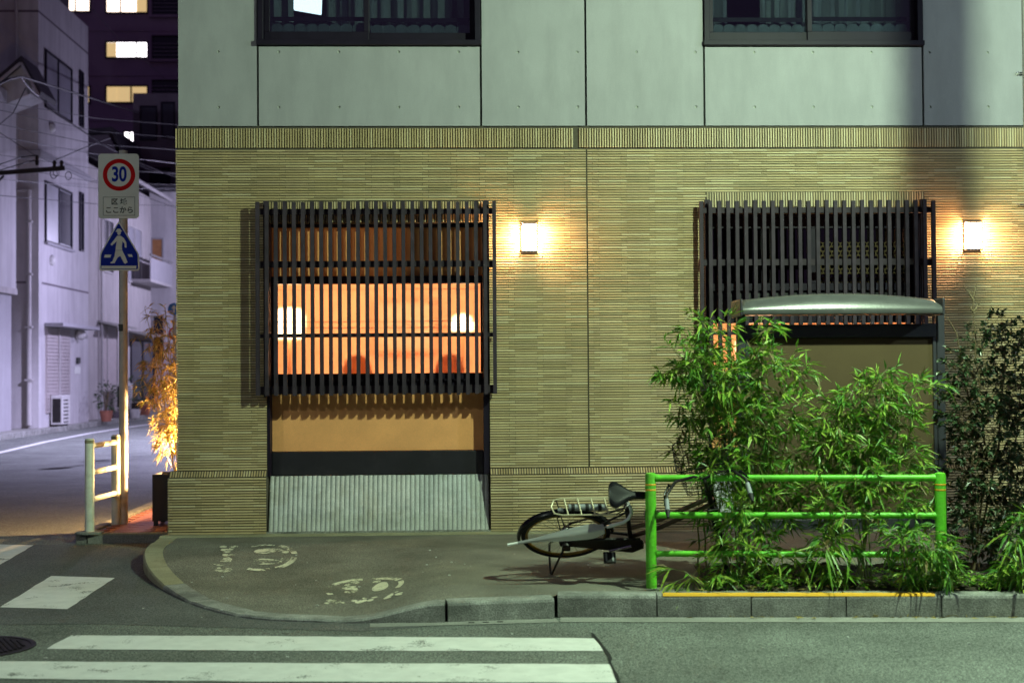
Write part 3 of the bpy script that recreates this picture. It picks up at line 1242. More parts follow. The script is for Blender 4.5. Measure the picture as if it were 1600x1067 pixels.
upper_window(*LW, False)
upper_window(*RW, True)
p = gy(478, 8, 1.6)
fl = thing('fluorescent_light', 'bright white fluorescent ceiling light seen through the left upper window', 'ceiling light', (p.x, 1.6, p.z - 0.12))
m = MB()
m.ext([(p.x - 0.16, p.z + 0.16), (p.x - 0.13, p.z - 0.05), (p.x + 0.16, p.z - 0.10), (p.x + 0.17, p.z + 0.16)], 1.55, 1.65)
m.build('diffuser', 'lamp_tube', fl, bevel=0.01)
m = MB()
m.box(p.x - 0.18, p.x + 0.19, 1.52, 1.68, p.z + 0.165, p.z + 0.22)
m.tube([(p.x, 1.6, p.z + 0.2), (p.x, 1.6, 6.4)], 0.012, 6)
m.build('housing', 'ac_white', fl)

# --- recesses
def frame_bars(parent, bars, y0, y1, mat='frame_dark', name='frame'):
    mm = MB()
    for a, b, c, d in bars:
        mm.box(a, b, y0, y1, c, d)
    return mm.build(name, mat, parent)


for side_, O in (('L', LOP), ('R', ROP)):
    x0, x1, z1 = O['x0'], O['x1'], O['z1']
    # jambs and soffit
    m = MB()
    m.box(x0 - 0.001, x0 + 0.028, 0.003, 0.34, 0.54, z1 - 0.002)
    m.box(x1 - 0.058, x1 + 0.001, 0.003, 0.34, 0.54, z1 - 0.002)
    m.box(x0 + 0.03, x1 - 0.06, 0.10, 0.34, z1 - 0.03, z1 - 0.003)
    m.build('recess_frame', 'frame_dark', B)
    a, b = x0 + 0.03, x1 - 0.06
    wz0, wz1 = (1.498, 2.346) if side_ == 'L' else (1.498, 1.950)
    # plaster above and below the window
    m = MB()
    m.box(a, b, RY, RY + 0.10, 0.765, wz0 - 0.14)
    m.build('plaster_panel', 'plaster', B)
    if side_ == 'L':
        m = MB()
        m.box(a, b, RY, RY + 0.10, wz1 + 0.075, z1 - 0.032)
        m.build('plaster_panel', 'plaster', B)
    m = MB()
    m.box(a, b, RY - 0.035, RY + 0.10, 0.540, 0.760)
    m.build('sill_panel', 'black_panel', B, bevel=0.006)
    # the window itself
    wd = MB()
    wd.box(a, b, RY - 0.03, RY + 0.09, wz1 + 0.002, wz1 + 0.072)
    wd.box(a, b, RY - 0.03, RY + 0.09, wz0 - 0.135, wz0 - 0.002)
    wd.box(a, a + 0.035, RY - 0.028, RY + 0.088, wz0, wz1)
    wd.box(b - 0.02, b, RY - 0.028, RY + 0.088, wz0, wz1)
    wo = wd.build('window', 'frame_dark', B, bevel=0.003)
    g = MB()
    g.box(a + 0.036, b - 0.021, RY + 0.03, RY + 0.035, wz0, wz1)
    g.build('pane', 'pane_clear', wo)
    wr = MB()
    for z in ((2.297, 1.99, 1.93) if side_ == 'L' else (1.87,)):
        wr.box(a + 0.036, b - 0.021, RY + 0.050, RY + 0.056, z - 0.003, z + 0.003)
    wr.build('wire', 'room_wood', wo)
    t = MB()
    t.box(a, b, RY - 0.06, RY - 0.032, wz0 - 0.075, wz0 - 0.060)
    t.build('track', 'frame_dark', wo)
    if side_ == 'R':
        # dark upper lights: left pane, right pane with a honeycomb grille
        u = MB()
        zz0, zz1 = wz1 + 0.38, z1 - 0.034
        u.box(a, b, RY - 0.02, RY + 0.09, zz0 - 0.07, zz0)
        u.box(a, b, RY - 0.02, RY + 0.09, zz1 - 0.10, zz1)
        xm = a + (b - a) * 0.52
        u.box(xm - 0.05, xm + 0.03, RY - 0.018, RY + 0.088, zz0 + 0.002, zz1 - 0.102)
        u.box(a, a + 0.05, RY - 0.018, RY + 0.088, zz0 + 0.002, zz1 - 0.102)
        u.box(b - 0.05, b, RY - 0.018, RY + 0.088, zz0 + 0.002, zz1 - 0.102)
        uo = u.build('window', 'frame_dark', B, bevel=0.003)
        g = MB()
        g.box(a + 0.05, xm - 0.05, RY + 0.03, RY + 0.034, zz0, zz1 - 0.10)
        g.box(xm + 0.03, b - 0.05, RY + 0.03, RY + 0.034, zz0, zz1 - 0.10)
        g.build('pane', 'pane_dark', uo)
        hx = MB()
        for r_ in range(9):
            for c_ in range(22):
                cx = xm + 0.06 + c_ * 0.043 + (0.0215 if r_ % 2 else 0)
                cz = zz0 + 0.03 + r_ * 0.043
                if cx > b - 0.07 or cz > zz1 - 0.12: continue
                pts = [(cx + 0.0235 * math.cos(rad(60 * k + 30)), RY + 0.012, cz + 0.0235 * math.sin(rad(60 * k + 30))) for k in range(6)]
                hx.tube(pts, 0.0055, 4, closed=True)
        hx.build('honeycomb_grille', 'board_panel', uo)
        # lower strip of board between the two windows
        m = MB()
        m.box(a, b, RY + 0.02, RY + 0.10, wz1 + 0.075, zz0 - 0.072)
        m.build('plaster_panel', 'black_panel', B)
    # bamboo-cast skirting, leaning out at its foot
    sk = bpy.data.objects.new('bamboo_skirting', None)
    COL.objects.link(sk)
    sk.parent = B
    WO[sk] = Vector((x0, 0, 0))
    sk.location = WO[sk] - WO[B]
    n_ = 47
    p_ = (x1 - x0 - 0.02) / n_
    rb = random.Random(4)
    Zt, Zb, Yt, Yb = 0.536, 0.03, 0.115, -0.02
    var = []
    for v in range(9):
        mm = MB()
        nod = sorted([rb.uniform(0.08, 0.44), rb.uniform(0.08, 0.44)]) if v else [0.2]
        hs = [0.0] + [q for nd in nod for q in (nd - 0.012, nd - 0.004, nd + 0.004, nd + 0.012)] + [Zt - Zb]
        hs = sorted(hs)
        vs = []
        K = 7
        for h in hs:
            t = h / (Zt - Zb)
            isn = any(abs(h - (nd + s)) < 1e-6 for nd in nod for s in (-0.004, 0.004))
            rr = p_ * 0.5 * (1.12 if isn else 1.0)
            for j in range(K):
                an = math.pi * j / (K - 1)
                vs.append((-rr * math.cos(an), Yb + (Yt - Yb) * t - rr * 0.8 * math.sin(an), Zb + h))
        fs = []
        for i in range(len(hs) - 1):
            for j in range(K - 1):
                fs.append((i * K + j, i * K + j + 1, (i + 1) * K + j + 1, (i + 1) * K + j))
        fs.append(tuple((len(hs) - 1) * K + j for j in range(K)))
        mm.add(vs, fs)
        var.append(mm.mesh('bamboo_pole', 'bamboo_cast', smooth=True))
    for i in range(n_):
        piece('bamboo_pole', var[rb.randrange(9)], sk, (x0 + 0.01 + (i + 0.5) * p_, 0, rb.uniform(-0.004, 0.0)))
    m = MB()
    m.add([(x0 + 0.003, Yb + 0.003, 0), (x1 - 0.003, Yb + 0.003, 0), (x1 - 0.003, Yt + 0.003, Zt - 0.003), (x0 + 0.003, Yt + 0.003, Zt - 0.003),
           (x0 + 0.003, 0.3, 0), (x1 - 0.003, 0.3, 0), (x1 - 0.003, 0.3, Zt - 0.003), (x0 + 0.003, 0.3, Zt - 0.003)],
          [(0, 1, 2, 3), (3, 2, 6, 7), (0, 3, 7, 4), (1, 5, 6, 2)])
    m.build('backing', 'mortar', sk)
    m = MB()
    m.box(x0 - 0.01, x1 + 0.01, -0.058, 0.1, -0.05, 0.028)
    m.build('foot_strip', 'kerb_stone', sk)

# --- lattice screens
def lattice(x0, x1, zb, zt, rails, parent=B):
    ls = bpy.data.objects.new('lattice_screen', None)
    COL.objects.link(ls)
    ls.parent = parent
    WO[ls] = Vector((x0, 0, zb))
    ls.location = WO[ls] - WO[parent]
    n_ = 27
    w, d = 0.034, 0.042
    p_ = (x1 - x0 - w) / (n_ - 1)
    s = MB()
    s.box(-w / 2, w / 2, 0, d, 0, zt - zb)
    sm_ = s.mesh('slat', 'lattice_wood')
    YF = -0.162
    for i in range(n_):
        piece('slat', sm_, ls, (x0 + w / 2 + i * p_, YF + RND.uniform(-0.002, 0.002), zb + RND.uniform(-0.004, 0.004)),
              rot=(0, RND.uniform(-0.0012, 0.0012), 0))
    for z, h in rails:
        m_ = MB()
        m_.box(x0 - 0.002, x1 + 0.002, YF + d + 0.002, YF + d + 0.036, z - h / 2, z + h / 2)
        m_.build('rail', 'lattice_wood', ls)
    for xx in (x0 + p_ * 0.75, x1 - p_ * 0.75 - 0.05):
        m_ = MB()
        m_.box(xx, xx + 0.05, YF + d + 0.037, YF + d + 0.075, zb - 0.01, zt + 0.02)
        m_.build('post', 'lattice_wood', ls)
        for z, h in rails:
            a_ = MB()
            a_.box(xx + 0.005, xx + 0.045, YF + d + 0.076, -0.014, z - 0.022, z + 0.022)
            a_.build('bracket', 'lattice_wood', ls)
    return ls


RAILS = [(3.005, 0.05), (2.515, 0.058), (1.852, 0.036), (1.345, 0.075)]
lattice(-1.895, 0.338, 1.296, 3.092, RAILS)
lattice(2.250, 4.490, 1.296, 3.092, RAILS)

# small steel brackets high on the right
for u, v in ((1590, 116), (1590, 321)):
    p = gy(u, v, 0)
    m = MB()
    m.tube([(p.x, 0.0, p.z), (p.x, -0.05, p.z), (p.x + 0.16, -0.05, p.z)], 0.010, 8)
    m.lathe([(0.02, 0), (0.02, -0.008)], (p.x, -0.001, p.z), 10, 'y')
    m.build('hook', 'chrome', B, smooth=True)

# --- rooms behind the lower windows
def room(x0, x1, y0, y1, z0, z1):
    m_ = MB()
    m_.add([(x0, y0, z0), (x1, y0, z0), (x1, y1, z0), (x0, y1, z0), (x0, y0, z1), (x1, y0, z1), (x1, y1, z1), (x0, y1, z1)],
           [(4, 5, 6, 7), (2, 3, 7, 6), (1, 2, 6, 5), (3, 0, 4, 7)])
    m_.mi = 1
    m_.add([(x0, y0, z0), (x1, y0, z0), (x1, y1, z0), (x0, y1, z0)], [(0, 1, 2, 3)])
    return m_.build('room', ['room_wall', 'room_floor'], B, fix=False)


room(-2.2, 0.62, 0.345, 2.9, 0.35, 2.75)
room(2.0, 4.8, 0.345, 2.9, 0.35, 2.12)

# --- things in the left room
BY = 2.88
a, b = gy(582, 467, BY), gy(683, 552, BY)
pf = thing('framed_picture', 'framed drawing on the back wall of the lit room', 'picture', ((a.x + b.x) / 2, BY, b.z))
m = MB()
for q in ((a.x, b.x, a.z - 0.02, a.z), (a.x, b.x, b.z, b.z + 0.02), (a.x, a.x + 0.02, b.z + 0.021, a.z - 0.021), (b.x - 0.02, b.x, b.z + 0.021, a.z - 0.021)):
    m.box(q[0], q[1], BY - 0.03, BY + 0.012, q[2], q[3])
m.build('frame', 'cushion_red', pf)
m = MB()
m.box(a.x + 0.021, b.x - 0.021, BY - 0.006, BY + 0.01, b.z + 0.021, a.z - 0.021)
m.build('mount', 'room_wall', pf)
m = MB()
m.box(a.x + 0.10, b.x - 0.07, BY - 0.012, BY - 0.0065, b.z + 0.06, a.z - 0.08)
m.build('sheet', 'paper', pf)
m = MB()
cx, cz = (a.x + b.x) / 2 + 0.02, (a.z + b.z) / 2 - 0.03
for k in range(7):
    an = k * 0.9
    m.tube([(cx + 0.05 * math.cos(an + t * 0.5) * (1 + 0.35 * t), BY - 0.014, cz + 0.04 * math.sin(an + t * 0.5) * (1 + 0.35 * t)) for t in range(5)], 0.004, 4)
m.build('drawing', 'room_wood', pf)


def table_lamp(name, lbl, u, v, Y, prof, h_off, base_z=0.9):
    p_ = gy(u, v, Y)
    t_ = thing(name, lbl, 'lamp', (p_.x, Y, base_z))
    m_ = MB()
    m_.lathe(prof, (p_.x, Y, p_.z), 20)
    m_.build('shade', 'lamp_paper', t_, smooth=True)
    m_ = MB()
    m_.lathe([(0.08, 0), (0.08, 0.015), (0.02, 0.03), (0.015, p_.z + prof[0][1] - base_z - 0.002)], (p_.x, Y, base_z), 14)
    m_.build('stand', 'room_wood', t_, smooth=True)
    return t_


table_lamp('table_lamp', 'glowing round paper lamp at the left end of the lit room', 452, 503, 1.5,
           [(0.13, -0.17), (0.165, -0.05), (0.165, 0.06), (0.13, 0.125), (0.06, 0.14)], 0)
table_lamp('table_lamp', 'small glowing tilted lamp shade at the right of the lit room', 722, 503, 1.9,
           [(0.125, -0.085), (0.12, -0.02), (0.09, 0.05), (0.04, 0.075)], 0)
m = MB()
m.box(-2.1, -0.9, 1.2, 1.9, 0.84, 0.90)
for x in (-2.05, -0.95):
    m.box(x - 0.03, x + 0.03, 1.25, 1.31, 0.352, 0.838)
    m.box(x - 0.03, x + 0.03, 1.79, 1.85, 0.352, 0.838)
tag(m.build('side_table', 'room_wood', org=(-1.5, 1.55, 0.35)), 'wooden table carrying the round lamp inside the lit room', 'table')
m = MB()
m.box(-0.15, 0.5, 1.6, 2.2, 0.84, 0.90)
for x in (-0.1, 0.45):
    m.box(x - 0.03, x + 0.03, 1.65, 1.71, 0.352, 0.838)
    m.box(x - 0.03, x + 0.03, 2.09, 2.15, 0.352, 0.838)
tag(m.build('side_table', 'room_wood', org=(0.2, 1.9, 0.35)), 'wooden table carrying the tilted lamp inside the lit room', 'table')
for u, v, lbl in ((556, 560, 'round-backed red chair seen low behind the middle of the lit window'), (702, 556, 'round-backed red chair seen low at the right of the lit window')):
    p = gy(u, v, 1.25)
    t = thing('chair', lbl, 'chair', (p.x, 1.25, 0.352), 'chairs in the lit room')
    m = MB()
    arch = [(p.x - 0.16, 1.15)] + [(p.x - 0.16 * math.cos(k * math.pi / 12), 1.50 + 0.20 * math.sin(k * math.pi / 12)) for k in range(13)] + [(p.x + 0.16, 1.15)]
    m.ext(arch, 1.40, 1.45)
    m.build('backrest', 'cushion_red', t, bevel=0.015)
    m = MB()
    m.box(p.x - 0.20, p.x + 0.20, 1.02, 1.44, 0.80, 0.86)
    m.build('seat', 'cushion_red', t, bevel=0.02)
    for sx in (-0.17, 0.17):
        m = MB()
        m.tube([(p.x + sx, 1.42, 0.352), (p.x + sx * 0.9, 1.43, 1.20)], 0.016, 8)
        m.build('leg', 'room_wood', t)
        m = MB()
        m.tube([(p.x + sx, 1.06, 0.352), (p.x + sx, 1.06, 0.798)], 0.016, 8)
        m.build('leg', 'room_wood', t)
p = gy(1138, 540, 1.6)
table_lamp('table_lamp', 'glowing paper lamp behind the lit strip of the right window', 1180, 545, 1.7,
           [(0.16, -0.17), (0.20, -0.05), (0.20, 0.06), (0.16, 0.125), (0.08, 0.14)], 0)
m = MB()
m.box(2.3, 4.2, 1.4, 2.0, 0.84, 0.90)
for x in (2.36, 4.14):
    m.box(x - 0.03, x + 0.03, 1.45, 1.51, 0.352, 0.838)
    m.box(x - 0.03, x + 0.03, 1.89, 1.95, 0.352, 0.838)
tag(m.build('side_table', 'room_wood', org=(3.2, 1.7, 0.35)), 'long wooden table behind the right window, mostly hidden', 'table')


pn_ = thing('added_lantern', 'unseen paper lantern added under the ceiling to brighten the lit room', 'lamp', (-0.8, 1.7, 2.47))  # added above the window's view, keeps the room evenly bright
m = MB()
m.lathe([(0.06, 0.0), (0.15, 0.04), (0.17, 0.10), (0.15, 0.17), (0.06, 0.21)], (-0.8, 1.7, 2.49), 18)
m.build('shade', 'lamp_paper', pn_, smooth=True)
m = MB()
m.tube([(-0.8, 1.7, 2.70), (-0.8, 1.7, 2.749)], 0.01, 6)
m.build('cord', 'room_wood', pn_)


# --- wall lamps
def wall_lamp(u, v, lbl):
    p_ = gy(u, v, 0)
    x, z = p_.x, 2.762
    t_ = thing('wall_lamp', lbl, 'wall lamp', (x, 0, z), 'lit lamps on the tiled wall')
    w, h, d = 0.075, 0.143, 0.085
    m_ = MB()
    m_.box(x - w, x + w, -0.018, -0.030, z - h, z + h)
    m_.build('back_plate', 'bike_dark', t_)
    m_ = MB()
    yf = -0.018 - d
    m_.box(x - w, x + w, yf, yf + 0.012, z + h - 0.012, z + h)
    m_.box(x - w, x + w, yf, yf + 0.012, z - h, z - h + 0.016)
    m_.box(x - w, x - w + 0.009, yf, yf + 0.012, z - h + 0.017, z + h - 0.013)
    m_.box(x + w - 0.009, x + w, yf, yf + 0.012, z - h + 0.017, z + h - 0.013)
    for sx_ in (-w + 0.004, w - 0.004):
        for z_ in (z + h - 0.006, z - h + 0.008):
            m_.box(x + sx_ - 0.004, x + sx_ + 0.004, yf + 0.011, -0.029, z_ - 0.004, z_ + 0.004)
    m_.build('frame', 'bike_dark', t_)
    m_ = MB()
    k_ = 10
    vs = []
    for i in range(k_ + 1):
        q = -1 + 2 * i / k_
        bw = (w - 0.017) + 0.006 * (1 - q * q)
        for sx, yy in ((-bw, -0.034), (-bw * 0.9, yf + 0.018), (bw * 0.9, yf + 0.018), (bw, -0.034)):
            vs.append((x + sx, yy, z + q * (h - 0.022)))
    fs = []
    for i in range(k_):
        for j in (0, 2):
            fs.append((i * 4 + j, i * 4 + j + 1, (i + 1) * 4 + j + 1, (i + 1) * 4 + j))
    m_.add(vs, fs)
    m_.mi = 1
    n0 = len(m_.f)
    for i in range(k_):
        m_.f.append((i * 4 + 1, i * 4 + 2, (i + 1) * 4 + 2, (i + 1) * 4 + 1))
    m_.f += [(3, 2, 1, 0), tuple(k_ * 4 + j for j in range(4))]
    m_.m += [1] * (len(m_.f) - n0)
    m_.build('diffuser', ['lamp_wall', 'lamp_front'], t_, smooth=True)


wall_lamp(826, 372, 'lit wall lamp between the two lattice windows')
wall_lamp(1517, 370, 'lit wall lamp to the right of the right lattice window')
# ------------------------------------------------------------------ street lamps (outside the frame, their light is in it)
def street_lamp(lbl, base, head, power, col, lens, radius, pole_r=0.057, h=5.6, spot=0.0):
    base, head = Vector(base), Vector(head)
    t = thing('street_lamp', lbl, 'street lamp', base)
    m = MB()
    m.tube([base, base + Vector((0, 0, 1.2)), base + Vector((0, 0, h))], [pole_r * 1.02, pole_r, pole_r * 0.98], 16)
    m.lathe([(0.12, 0), (0.12, 0.02), (0.075, 0.03)], base, 16)
    m.build('pole', 'steel', t, smooth=True)
    top = base + Vector((0, 0, h - 0.1))
    m = MB()
    hd = (head - base)
    hd.z = 0
    hn = hd.normalized()
    e = Vector((head.x, head.y, head.z + 0.12))
    m.tube([top, top + hn * 0.15 + Vector((0, 0, 0.06)), e - hn * 0.16 + Vector((0, 0, 0.03))], 0.024, 10)
    m.build('arm', 'steel', t, smooth=True)
    m = MB()
    s = Vector((-hn.y, hn.x, 0))
    a, b = e - hn * 0.2, e + hn * 0.2
    m.bar(a, b, 0.2, 0.06)
    m.build('housing', 'board_metal', t, bevel=0.015)
    m = MB()
    m.bar(e - hn * 0.15 - Vector((0, 0, 0.035)), e + hn * 0.15 - Vector((0, 0, 0.035)), 0.15, 0.008)
    m.build('lens', lens, t)
    point_light('lamp_light', head, power, col, radius, t, spot)
    return t


street_lamp('street lamp on the kerb just right of the view', (3.87, -4.05, 0.0), (3.66, -5.25, 5.15), PW['street'], (0.72, 1.0, 0.66), 'lens_street', 0.055, 0.092)
street_lamp('street lamp farther along the kerb to the right', (9.5, -4.45, 0.0), (9.2, -5.4, 5.2), PW['street_far'], (0.72, 0.97, 0.97), 'lens_street', 0.06)
street_lamp('street lamp on the opposite corner, left of the camera', (-8.7, -9.6, ROADZ), (-8.0, -8.6, 5.4), PW['street_left'], (0.86, 1.0, 0.86), 'lens_street', 0.06)
street_lamp('street lamp in the side street hidden behind the corner', (-3.4, 21.5, ROADZ), (-4.4, 21.0, 6.4), PW['side'], (0.66, 0.63, 1.0), 'lens_side', 0.08, h=6.8, spot=152)
street_lamp('low street lamp facing the white building, hidden by the corner', (-6.9, 28.4, ROADZ), (-7.85, 28.0, 4.6), PW['side_mid'], (0.66, 0.62, 1.0), 'lens_side', 0.06, h=5.0)

street_lamp('unseen lamp added deep in the side street to brighten the far houses', (-4.6, 40.5, ROADZ), (-5.6, 40.0, 6.2), PW['side_fill'], (0.70, 0.66, 1.0), 'lens_side', 0.08, h=6.6)  # extra lamp, added out of sight to lift the cream and pale houses

# ------------------------------------------------------------------ green guard rail
GA, GB = Vector((1.312, -3.557, 0)), Vector((3.262, -3.80, 0))
gr = thing('guard_rail', 'bright green tube guard rail along the kerb by the bamboo', 'guard rail', (2.29, -3.68, 0))
for k, g in enumerate((GA, GB)):
    m = MB()
    m.tube([g + Vector((0, 0, -0.05)), g + Vector((0, 0, 0.775)), g + Vector((0, 0, 0.79)), g + Vector((0, 0, 0.795))], [0.0375, 0.0375, 0.034, 0.02], 20)
    po = m.build('post', 'green_paint', gr, smooth=True)
    for z in (0.672, 0.708):
        m = MB()
        m.lathe([(0.0375, 0), (0.0383, 0.001), (0.0383, 0.010), (0.0375, 0.011)], g + Vector((0, 0, z)), 20)
        m.build('reflective_band', 'yellow_band', po, smooth=True)
d = (GB - GA).normalized()
for z, r_ in ((0.758, 0.0225), (0.502, 0.0215), (0.236, 0.0205)):
    m = MB()
    m.tube([GA + d * 0.03 + Vector((0, 0, z)), GB - d * 0.03 + Vector((0, 0, z))], r_, 16)
    m.build('rail', 'green_paint', gr, smooth=True)
    for g, s in ((GA, 1), (GB, -1)):
        m = MB()
        q = g + d * s * 0.036 + Vector((0, 0, z))
        m.tube([q, q + d * s * 0.02], r_ + 0.004, 14)
        m.build('collar', 'green_paint', gr, smooth=True)
# yellow paint on the kerb edge below the rail
a0 = RK0 + rdir * 0.66
m = MB()
vs = []
for k in range(40):
    q = RK0 + rdir * (0.70 + k * 1.78 / 39)
    i_ = q + rnor * 0.001
    o_ = q + rnor * (0.060 + 0.007 * math.sin(k * 1.7))
    vs += [(i_.x, i_.y, 0.012), (q.x + rnor.x * 0.012, q.y + rnor.y * 0.012, 0.0265), (o_.x, o_.y, 0.0268)]
m.add(vs, [f for k in range(39) for f in ((3 * k, 3 * k + 3, 3 * k + 4, 3 * k + 1), (3 * k + 1, 3 * k + 4, 3 * k + 5, 3 * k + 2))])
m.build('painted_edge', 'paint_yellow', kerb, fix=False)

# planting bed behind the kerb
m = MB()
bed = []
r = random.Random(8)
nx, ny = 46, 12
for i in range(nx + 1):
    for j in range(ny + 1):
        s_ = 1.05 + i * 0.12
        q = RK0 + rdir * (s_ - 0.02) + rnor * (KW - 0.01 + j * 0.115)
        ed = min(i, nx - i, j * 2, (ny - j) * 2) / 3.0
        bed.append((q.x, q.y, 0.006 + 0.05 * sm(ed) * (0.6 + 0.4 * math.sin(i * 1.3 + j)) + r.uniform(-0.008, 0.008) * sm(ed)))
m.add(bed, [(i * (ny + 1) + j, (i + 1) * (ny + 1) + j, (i + 1) * (ny + 1) + j + 1, i * (ny + 1) + j + 1) for i in range(nx) for j in range(ny)])
struct(m.build('planting_bed', 'soil', smooth=True, fix=False))

# ------------------------------------------------------------------ notice board with arched roof
NY = -2.2
nb_l, nb_r = gy(1158, 600, NY).x, gy(1469, 600, NY).x
nt_ = gy(1300, 507, NY).z
nbx = (nb_l + nb_r) / 2
nb = thing('notice_board', 'large notice board with dark frame and arched metal roof', 'notice board', (nbx, NY, 0))
for x in (nb_l, nb_r):
    m = MB()
    m.box(x - 0.032, x + 0.032, NY - 0.035, NY + 0.035, -0.02, gy(1300, 490, NY).z)
    m.build('post', 'board_frame', nb, bevel=0.008)
zt, zb = nt_, 0.24
m = MB()
xi0, xi1 = nb_l + 0.034, nb_r - 0.034
m.box(xi0, xi1, NY - 0.03, NY + 0.03, zt - 0.105, zt)
m.box(xi0, xi1, NY - 0.03, NY + 0.03, zb, zb + 0.08)
m.box(xi0, xi0 + 0.028, NY - 0.028, NY + 0.028, zb + 0.081, zt - 0.106)
m.box(xi1 - 0.028, xi1, NY - 0.028, NY + 0.028, zb + 0.081, zt - 0.106)
m.build('frame', 'board_frame', nb, bevel=0.004)
m = MB()
m.box(xi0 + 0.028, xi1 - 0.028, NY - 0.006, NY + 0.012, zb + 0.08, zt - 0.105)
m.build('panel', 'board_panel', nb)
# roof: shallow arch across the width, rolled front edge
zr0 = gy(1300, 491, NY - 0.2).z
m = MB()
N = 40
xa, xb = gy(1160, 480, NY - 0.2).x, gy(1471, 480, NY - 0.2).x
ztop = gy(1310, 458, NY - 0.1).z
zend = gy(1155, 469, NY - 0.1).z
prof = []
rows = []
for i in range(N + 1):
    t = i / N
    x = xa + (xb - xa) * t
    e = 1 - (2 * t - 1) ** 2
    rd = 0.035 * (1 - sm(min(t, 1 - t) / 0.02))
    zt_ = zend + (ztop - zend) * e - rd
    lip = zr0
    ring = [(NY + 0.16, zt_ - 0.012), (NY - 0.03, zt_), (NY - 0.14, zt_ - 0.018), (NY - 0.20, zt_ * 0.45 + (lip + 0.045) * 0.55), (NY - 0.222, lip + 0.045),
            (NY - 0.228, lip + 0.024), (NY - 0.22, lip + 0.004), (NY - 0.20, lip), (NY - 0.02, lip + 0.004), (NY + 0.16, lip + 0.004)]
    rows.append(len(m.v))
    m.v += [(x, y, z) for y, z in ring]
K = 10
for a, b in zip(rows[:-1], rows[1:]):
    for q in range(K):
        m.f.append((a + q, a + (q + 1) % K, b + (q + 1) % K, b + q))
        m.m.append(0)
m.f += [tuple(rows[0] + q for q in range(K))[::-1], tuple(rows[-1] + q for q in range(K))]
m.m += [0, 0]
m.build('roof', 'board_metal', nb, smooth=True)
for x in (xa, xb):
    s = -1 if x == xa else 1
    m = MB()
    m.box(x + s * 0.001, x + s * 0.022, NY - 0.225, NY + 0.163, zr0 - 0.012, zend + 0.004)
    m.build('end_cap', 'board_frame', nb, bevel=0.012)

# ------------------------------------------------------------------ white tube fence at the corner
f1, f2 = gz(140, 833, SZ), gz(181, 819, SZ)
f1, f2 = Vector((f1.x, f1.y, 0)), Vector((f2.x, f2.y, 0))
hz1 = gy(140, 685, f1.y).z
wf = thing('tube_fence', 'short pale tube fence beside the road sign pole', 'fence', ((f1.x + f2.x) / 2, (f1.y + f2.y) / 2, SZ))
for g in (f1, f2):
    m = MB()
    m.tube([(g.x, g.y, SZ - 0.03), (g.x, g.y, hz1 - 0.012), (g.x, g.y, hz1)], [0.045, 0.045, 0.036], 18)
    po = m.build('post', 'white_paint', wf, smooth=True)
    m = MB()
    m.lathe([(0.0465, 0), (0.0465, 0.03)], (g.x, g.y, hz1 - 0.045), 18)
    m.build('cap_band', 'kerb_yellowish', po, smooth=True)
dd = (f2 - f1).normalized()
for z in (hz1 - 0.075, hz1 - 0.335, hz1 - 0.60):
    m = MB()
    m.tube([f1 + dd * 0.03 + Vector((0, 0, z)), f2 - dd * 0.03 + Vector((0, 0, z))], 0.027, 14)
    m.build('rail', 'white_paint', wf, smooth=True)
m = MB()
m.lathe([(0.14, 0.0), (0.14, 0.014), (0.12, 0.018)], (f1.x, f1.y, SZ + 0.001), 20)
m.build('foot', 'kerb_stone', wf)

# ------------------------------------------------------------------ road sign pole
sp = gz(193, 818, SZ)
SPY = sp.y
sg = thing('road_sign', 'steel pole carrying a 30 speed zone plate above a blue crossing sign', 'road sign', (sp.x, SPY, SZ))
pc = gy(193, 500, SPY)
m = MB()
r_ = 6.6 / (2222 / (SPY + 13.4))
m.tube([(sp.x, SPY, SZ - 0.05), (pc.x, SPY, gy(188, 236, SPY).z)], r_, 18)
m.build('pole', 'pole_paint', sg, smooth=True)
PX = 2222 / (SPY + 13.4)          # pixels per metre there
YF = SPY - r_ - 0.012


def rrect(x0, x1, z0, z1, r, n=6):
    out = []
    for cx, cz, a0 in ((x1 - r, z1 - r, 0), (x0 + r, z1 - r, 90), (x0 + r, z0 + r, 180), (x1 - r, z0 + r, 270)):
        for k in range(n + 1):
            a = rad(a0 + 90 * k / n)
            out.append((cx + r * math.cos(a), cz + r * math.sin(a)))
    return out


A, Bq = gy(153.5, 240.5, YF), gy(217, 341.5, YF)
m = MB()
m.ext(rrect(A.x, Bq.x, Bq.z, A.z, 0.035), YF, YF + 0.008)
plate = m.build('speed_plate', 'sign_white', sg)
c = gy(186, 273.5, YF)
R1, R0 = 24.8 / PX, 18.2 / PX
m = MB()
vs = []
for k in range(48):
    a = 2 * math.pi * k / 48
    vs += [(c.x + R1 * math.cos(a), YF - 0.0015, c.z + R1 * math.sin(a)), (c.x + R0 * math.cos(a), YF - 0.0015, c.z + R0 * math.sin(a))]
m.add(vs, [(2 * k, 2 * ((k + 1) % 48), 2 * ((k + 1) % 48) + 1, 2 * k + 1) for k in range(48)])
m.build('red_ring', 'sign_red', plate)


def put_text(s, size, mat, loc, parent, name, sx=1.0, offset=0.0):
    me = text_mesh(s, size, mat, offset)
    me.name = name
    o = bpy.data.objects.new(name, me)
    COL.objects.link(o)
    o.parent = parent
    o.location = Vector(loc) - WO[parent]
    o.rotation_euler = (rad(90), 0, 0)
    o.scale = (sx, 1, 1)
    return o


